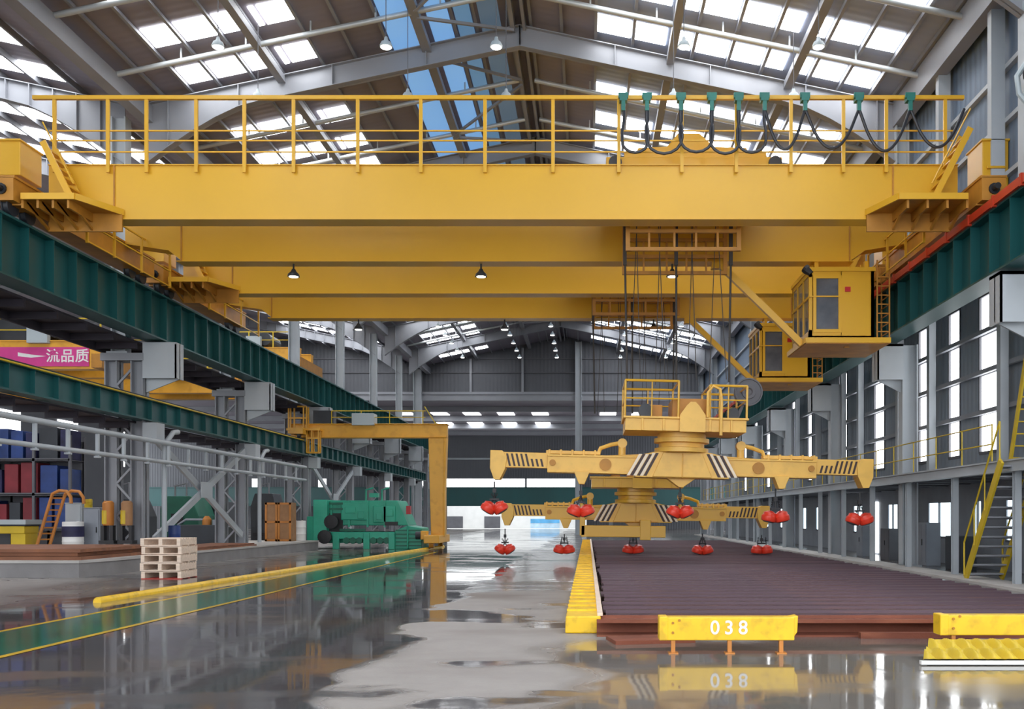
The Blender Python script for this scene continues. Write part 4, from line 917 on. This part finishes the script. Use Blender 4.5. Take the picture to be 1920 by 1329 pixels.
mb = MB(); mb.box(gx_(638), gx_(686), Yg-.14, Yg-.05, gz(996), gz(991)); mb.box(gx_(612), gx_(644), Yg-.13, Yg+.0, gz(946), gz(942)); mb.box(gx_(612), gx_(644), Yg-.13, Yg+.0, gz(956), gz(952)); obj('slot', mb, 'green_dk', gm)
for px, py, r in ((626, 978, .36), (614, 1006, .36)): obj('pulley', MB().lathe((gx_(px), Yg-.62, gz(py)), [(r*.4, 0), (r, .02), (r, .14)], 18, axis=(0,1,0)), 'black', gm)
mb = MB(); mb.prism([(gx_(742), 0), (gx_(792), 0), (gx_(792), gz(990)), (gx_(765), gz(985)), (gx_(742), gz(995))], Yg-.2, Yg+2, 'y'); mb.box(gx_(765), gx_(768), Yg-.35, Yg-.2, 0, gz(985)); obj('outfeed_table', mb, 'green', gm, bevel=.03)
mb = MB()
for px in (683, 713): mb.tube([(gx_(px), Yg+.4, gz(940)), (gx_(px), Yg+.4, gz(918)), (gx_(px+14), Yg+.4, gz(914))], .05, 8)
mb.box(gx_(690), gx_(706), Yg+.3, Yg+.7, gz(932), gz(924)); obj('hydraulic_pipe', mb, 'green', gm)
mb = MB(); mb.box(gx_(760), gx_(768), Yg+.2, Yg+.5, gz(964), gz(948)); obj('red_bottle_holder', mb, 'redsign', gm)
for px0, px1, py0, py1 in ((648, 668, 950, 962), (672, 684, 958, 972), (606, 616, 960, 990), (706, 718, 962, 974), (724, 738, 955, 968)):
    obj('cover_panel', MB().box(gx_(px0), gx_(px1), Yg-.16, Yg-.02, gz(py1), gz(py0)), 'green', gm, bevel=.02)
for px in (622, 655, 690, 722): obj('housing_rib', MB().box(gx_(px)-.05, gx_(px)+.05, Yg-.1, Yg, gz(988), gz(938)), 'green', gm)
mb = MB(); mb.box(gx_(618), gx_(643), Yg-.06, Yg+.02, gz(996), gz(962)); obj('dark_opening', mb, 'black', gm)
mb = MB(); mb.box(gx_(722), gx_(746), Yg-.12, Yg, gz(985), gz(978)); obj('dark_slot', mb, 'black', gm)
mb = MB()
for k in range(5): z = .15+k*.2; mb.box(gx_(744), gx_(792), Yg-.3, Yg-.24, z, z+.06)
obj('table_rail', mb, 'green_dk', gm)
# ------------------------------------------------------------------ rusty plate stock and clutter on the left platform
rp2 = thing('rusty_plate_stock', 'low stack of orange-brown rusty steel plates on the left platform', 'steel plates', (-19, 29.5, .47))
for k, (xa, xb, ya, yb) in enumerate(((-24, -14.25, 27.0, 32.0), (-23.6, -14.4, 27.1, 31.9), (-23.9, -14.3, 27.05, 31.8))): obj('plate', MB().box(xa, xb, ya, yb, .47+k*.105, .565+k*.105), 'rustplate', rp2)
rp3 = thing('rusty_plate_row', 'narrow strip of rusty plates along the platform edge behind the pallet stack', 'steel plates', (-15, 40, .47))
for k, (xa, xb) in enumerate(((-16.0, -14.0), (-15.9, -14.1))): obj('plate', MB().box(xa, xb, 34.4, 40.6, .47+k*.06, .52+k*.06), 'rustplate', rp3)
YC = 33.6
def place(px): return X(px, YC)
def hz(py): return Z(py, YC)
B0 = .47
# yellow frame bench
t = thing('work_bench', 'mustard yellow steel work bench at the left edge with a white top', 'bench', (place(25), YC, B0))
mb = MB(); mb.box(place(-40), place(58), YC-.4, YC+.5, hz(1000), hz(986)); obj('bench_frame', mb, 'mustard', t, bevel=.03)
for px in (-30, 45): obj('leg', MB().box(place(px)-.25, place(px)+.25, YC-.35, YC+.4, B0, hz(1000)), 'mustard', t)
obj('bench_top', MB().box(place(-40), place(62), YC-.45, YC+.55, hz(983), hz(974)), 'panel', t)
obj('bench_pad', MB().box(place(-40), place(60), YC-.4, YC+.5, hz(986), hz(983)), 'black', t)
# bent orange ladder
t = thing('orange_ladder', 'orange-brown ladder with a curved top leaning beside the yellow bench', 'ladder', (place(90), YC, B0))
pts0 = [(74, 1032), (88, 985), (100, 945), (106, 926), (118, 920), (132, 921), (140, 932), (141, 944)]
for dx, yy in ((0, YC-.25), (12, YC+.15)):
    mb = MB(); mb.tube([(place(a+dx), yy, hz(b_)) for a, b_ in pts0], .055, 8); obj('stile', mb, 'orange', t, smooth=True)
for k in range(9):
    a = 76+k*3.3; b_ = 1022-k*11; mb = MB(); mb.bar((place(a), YC-.25, hz(b_)), (place(a+12), YC+.15, hz(b_)), .05); obj('rung', mb, 'orange', t)
# drums, cabinets, hoists
def drum(px, py0, r, y, m, label, bands=(), base=B0, cat='drum'):
    x = X(px, y); zt = Z(py0, y); t = thing('drum', label, cat, (x, y, base)); h = zt-base; mb = MB()
    mb.lathe((x, y, base), [(r*.97, 0), (r, .02), (r, h*.32), (r*1.03, h*.34), (r, h*.36), (r, h*.65), (r*1.03, h*.67), (r, h*.69), (r, h-.02), (r*.95, h), (r*.9, h-.02)], 20); obj('body', mb, m, t, smooth=True)
    mb = MB(); mb.lathe((x, y, zt-.03), [(r*.9, 0), (r*.9, .015)], 20); mb.lathe((x+r*.5, y, zt-.015), [(.05, 0), (.05, .03)], 8); obj('lid', mb, m, t)
    for i, (z0, z1, mm) in enumerate(bands): mb = MB(); mb.lathe((x, y, base+h*z0), [(r*1.04, 0), (r*1.04, h*(z1-z0))], 20); obj('band', mb, mm, t, smooth=True)
    return t
drum(137, 978, .34, 33.4, 'white', 'white drum with a dark band standing right of the orange ladder', ((.5, .85, 'indigo'),))
drum(327, 985, .2, 33.8, 'blue', 'small blue drum on the platform behind the pallet stack', (), .47)
drum(560, 976, .36, 48.9, 'white', 'tall white drum between the plywood crates and the green machine')
def cabinet(px0, px1, py, y, m, label, d=.5):
    x0, x1 = X(px0, y), X(px1, y); zt = Z(py, y); t = thing('cabinet', label, 'cabinet', ((x0+x1)/2, y, B0)); mb = MB(); mb.box(x0, x1, y, y+d, B0, zt); mb.box(x0-.02, x1+.02, y-.02, y+d, zt, zt+.03); obj('body', mb, m, t, bevel=.015)
    mb = MB(); mb.box(x0+.04, x1-.04, y-.02, y, B0+.1, zt-.06); dd = obj('door', mb, m, t); mb = MB(); mb.box(x1-.12, x1-.09, y-.045, y-.02, (B0+zt)/2-.1, (B0+zt)/2+.1); obj('handle', mb, 'black', dd)
    return t
cabinet(122, 153, 944, 34.4, 'steel_lt', 'pale grey cabinet behind the white banded drum')
cabinet(157, 187, 953, 33.9, 'greypl', 'blue-grey cabinet with a yellow beacon, left of the column')
drum(166, 936, .13, 34.1, 'mustard', 'yellow beacon on top of the blue-grey cabinet', (), Z(952, 34.1), 'beacon')
for px, m, lab in ((203, 'orange', 'orange and yellow hoist motor on a black stand beside the column'), (238, 'ply', 'brown and yellow hoist motor standing in front of the column')):
    y = 32.0; x = X(px, y); t = thing('hoist_motor', lab, 'motor', (x, y, B0+.3)); mb = MB(); mb.lathe((x, y, Z(985, y)), [(.16, 0), (.18, .05), (.18, .75), (.12, .82)], 16); obj('motor_body', mb, m, t, smooth=True)
    mb = MB(); mb.lathe((x-.05, y-.1, Z(985, y)+.05), [(.11, 0), (.11, .45)], 12); obj('gearbox', mb, 'mustard', t, smooth=True)
    mb = MB(); mb.box(x-.25, x+.25, y-.15, y+.2, .79, .9); mb.box(x-.2, x-.1, y-.1, y+.1, .9, Z(985, y)); mb.box(x+.1, x+.2, y-.1, y+.1, .9, Z(985, y)); obj('stand', mb, 'black', t)
# dark low machine behind the pallets
t = thing('low_machine', 'low dark machine with an orange lamp on it behind the pallet stack', 'machine', (X(375, 36), 36.0, B0)); y = 42.8
mb = MB(); mb.prism([(X(322, y), B0), (X(424, y), B0), (X(426, y), Z(988, y)), (X(410, y), Z(984, y)), (X(330, y), Z(984, y))], y, y+1.2, 'y'); obj('body', mb, 'darkmach', t, bevel=.03)
mb = MB(); mb.lathe((X(383, y), y+.3, Z(984, y)), [(.2, 0), (.2, .25), (.08, .4)], 14); obj('lamp', mb, 'orange', t); mb = MB(); mb.tube([(X(330, y), y+.2, Z(984, y)), (X(345, y), y+.2, Z(974, y)), (X(380, y), y+.2, Z(974, y))], .05, 8); mb.box(X(395, y), X(415, y), y+.2, y+.8, Z(984, y), Z(974, y)); obj('controls', mb, 'greypl', t)
# plywood crates
for i, (px0, px1, py0, py1, lab) in enumerate(((497, 520, 942, 1014, 'tall brown plywood crate, left of the pair before the white drum'), (521, 546, 942, 1014, 'tall brown plywood crate, right of the pair before the white drum'))):
    y = 47.5; x0, x1 = X(px0, y), X(px1, y); t = thing('plywood_crate', lab, 'crate', ((x0+x1)/2, y, B0), 'plywood crates'); zt = Z(py0, y); mb = MB(); mb.box(x0, x1, y, y+.8, B0, zt); obj('box', mb, 'ply', t)
    mb = MB()
    for z in (B0+.05, (B0+zt)/2, zt-.05): mb.box(x0-.01, x1+.01, y-.03, y, z-.05, z+.05)
    for x in (x0+.05, x1-.05): mb.box(x-.05, x+.05, y-.03, y, B0, zt)
    obj('batten', mb, 'orange', t)
# indigo sheets and racks at the left edge
t = thing('storage_rack', 'tall rack with blue and maroon loads at the far left edge', 'rack', (X(60, 40), 40, B0)); y = 39.5
mb = MB()
for px in (-60, 8, 78, 145): mb.box(X(px, y)-.05, X(px, y)+.05, y-.6, y-.5, B0, 5.0); mb.box(X(px, y)-.05, X(px, y)+.05, y+.5, y+.6, B0, 5.0)
for z in (1.2, 2.6, 4.0): mb.box(X(-60, y), X(145, y), y-.6, y-.5, z-.06, z+.06); mb.box(X(-60, y), X(145, y), y-.6, y+.6, z-.03, z)
mb.box(X(-60, y), X(145, y), y+.5, y+.55, B0, 4.8)
obj('rack_frame', mb, 'steel_dk', t)
rnd = random.Random(3)
for z in (1.2, 2.6, 4.0):
    px = -58
    while px < 135:
        w = rnd.uniform(16, 40); h = rnd.uniform(1.0, 1.32); m = rnd.choice(('indigo', 'blue', 'indigo', 'maroon', 'blue', 'darkmach'))
        x0, x1 = X(px, y), X(min(px+w, 143), y); bx = obj('storage_bin', MB().box(x0+.02, x1-.02, y-.45, y+.45, z, z+h), m, None, bevel=.03)
        tag(bx, '', 'bin', 'bins on the left storage rack'); px += w+3
for bx in [o for o in COL.objects if o.name.startswith('storage_bin')]: bx['label'] = 'blue, maroon or black storage bin on the tall rack at the far left edge'
# ------------------------------------------------------------------ cranes in the neighbouring bay
def side_crane(label, y, xa, xb, z0, z1, banner=False):
    t = thing('bridge_crane', label, 'crane', ((xa+xb)/2, y, z0))
    for yy in (y, y+2.6):
        mb = MB(); mb.box(xa, xb, yy, yy+.5, z0, z1); mb.box(xa, xb, yy-.05, yy+.55, z1, z1+.05); mb.box(xa, xb, yy-.03, yy+.53, z0-.04, z0); obj('girder', mb, 'gantry', t)
    mb = MB(); mb.box(xb-.1, xb+.35, y-.8, y+4, z0-.1, z0+.5); obj('end_truck', mb, 'crane_dark', t)
    mb = MB()
    for k in range(int((xb-xa)/1.5)+1): x = xb-.1-k*1.5; mb.box(x-.03, x+.03, y-.03, y+.03, z1, z1+1.0)
    mb.bar((xa, y, z1+1.0), (xb, y, z1+1.0), .05); mb.bar((xa, y, z1+.5), (xb, y, z1+.5), .04); obj('handrail', mb, 'mustard', t)
    mb = MB(); mb.box(xb-5, xb-2.5, y+.3, y+2.8, z1+.05, z1+1.2); mb.lathe((xb-2.2, y+.2, z1+.6), [(.4, 0), (.4, 2)], 16, axis=(0,1,0)); obj('hoist', mb, 'darkmach', t)
    mb = MB(); mb.box(xb-3.2, xb-2.3, y-.25, y, z1-.1, z1+.7); obj('switch_box', mb, 'panel', t)
    return t
yb_ = 42.0
sc = side_crane('yellow crane girder in the left bay carrying a magenta banner', yb_, -40, X(193, yb_), Z(690, yb_), Z(640, yb_), True)
bn = thing('banner', 'magenta banner with white Chinese characters on the left bay crane', 'banner', (X(80, yb_), yb_-.04, Z(672, yb_)))
mb = MB(); mb.box(X(-40, yb_), X(168, yb_), yb_-.06, yb_-.035, Z(687, yb_), Z(651, yb_)); obj('cloth', mb, 'magenta', bn)
text('banner_lettering', '流品质', .62, (X(128, yb_), yb_-.065, Z(669, yb_)), 'white', bn, .003, 1.05)
mb = MB(); mb.prism([(X(35, yb_), Z(661, yb_)), (X(60, yb_), Z(665, yb_)), (X(88, yb_), Z(668, yb_)), (X(60, yb_), Z(671, yb_)), (X(35, yb_), Z(668, yb_))], yb_-.066, yb_-.06, 'y'); obj('banner_stroke', mb, 'white', bn)
side_crane('second yellow crane girder in the left bay, seen behind the grey columns', 50, -40, -18.2, Z(735, 50), Z(708, 50))
side_crane('high yellow crane end in the left bay above the teal runway', 61.5-2, -40, -17.9, Z(690, 60), Z(655, 60))

# bulky machines further back in the left bay
def bay_machine(px0, px1, py, y, m, label, d=2.0):
    x0, x1 = X(px0, y), X(px1, y); zt = Z(py, y); b = B0 if y < 49 else 0; t = thing('bay_machine', label, 'machine', ((x0+x1)/2, y, b))
    w = x1-x0; mb = MB(); mb.prism([(x0, b), (x1, b), (x1, b+(zt-b)*.6), (x1-w*.2, zt), (x0+w*.15, zt), (x0, b+(zt-b)*.75)], y, y+d, 'y'); obj('body', mb, m, t, bevel=.05)
    mb = MB(); mb.box(x0+w*.1, x1-w*.1, y-.12, y, b+.3, b+.55); mb.box(x0+w*.3, x0+w*.6, y-.08, y, b+(zt-b)*.45, b+(zt-b)*.65); obj('guard', mb, 'black', t)
    mb = MB(); mb.tube([(x0+w*.3, y+.5, zt), (x0+w*.3, y+.5, zt+.6), (x0+w*.6, y+.5, zt+.75), (x0+w*.6, y+.5, zt)], .06, 8); obj('pipe', mb, 'steel', t)
bay_machine(190, 262, 935, 44, 'darkmach', 'dark machine in the left bay seen behind the brown hoist motor', 1.8)
bay_machine(300, 372, 930, 55, 'green_dk', 'dark green machine in the left bay behind the first cross brace', 2.5)
bay_machine(385, 430, 940, 58, 'darkmach', 'dark machine in the left bay right of the dark green one', 2.0)
bay_machine(470, 520, 925, 68, 'darkmach', 'dark machine far back in the left bay behind the plywood crates', 2.0)
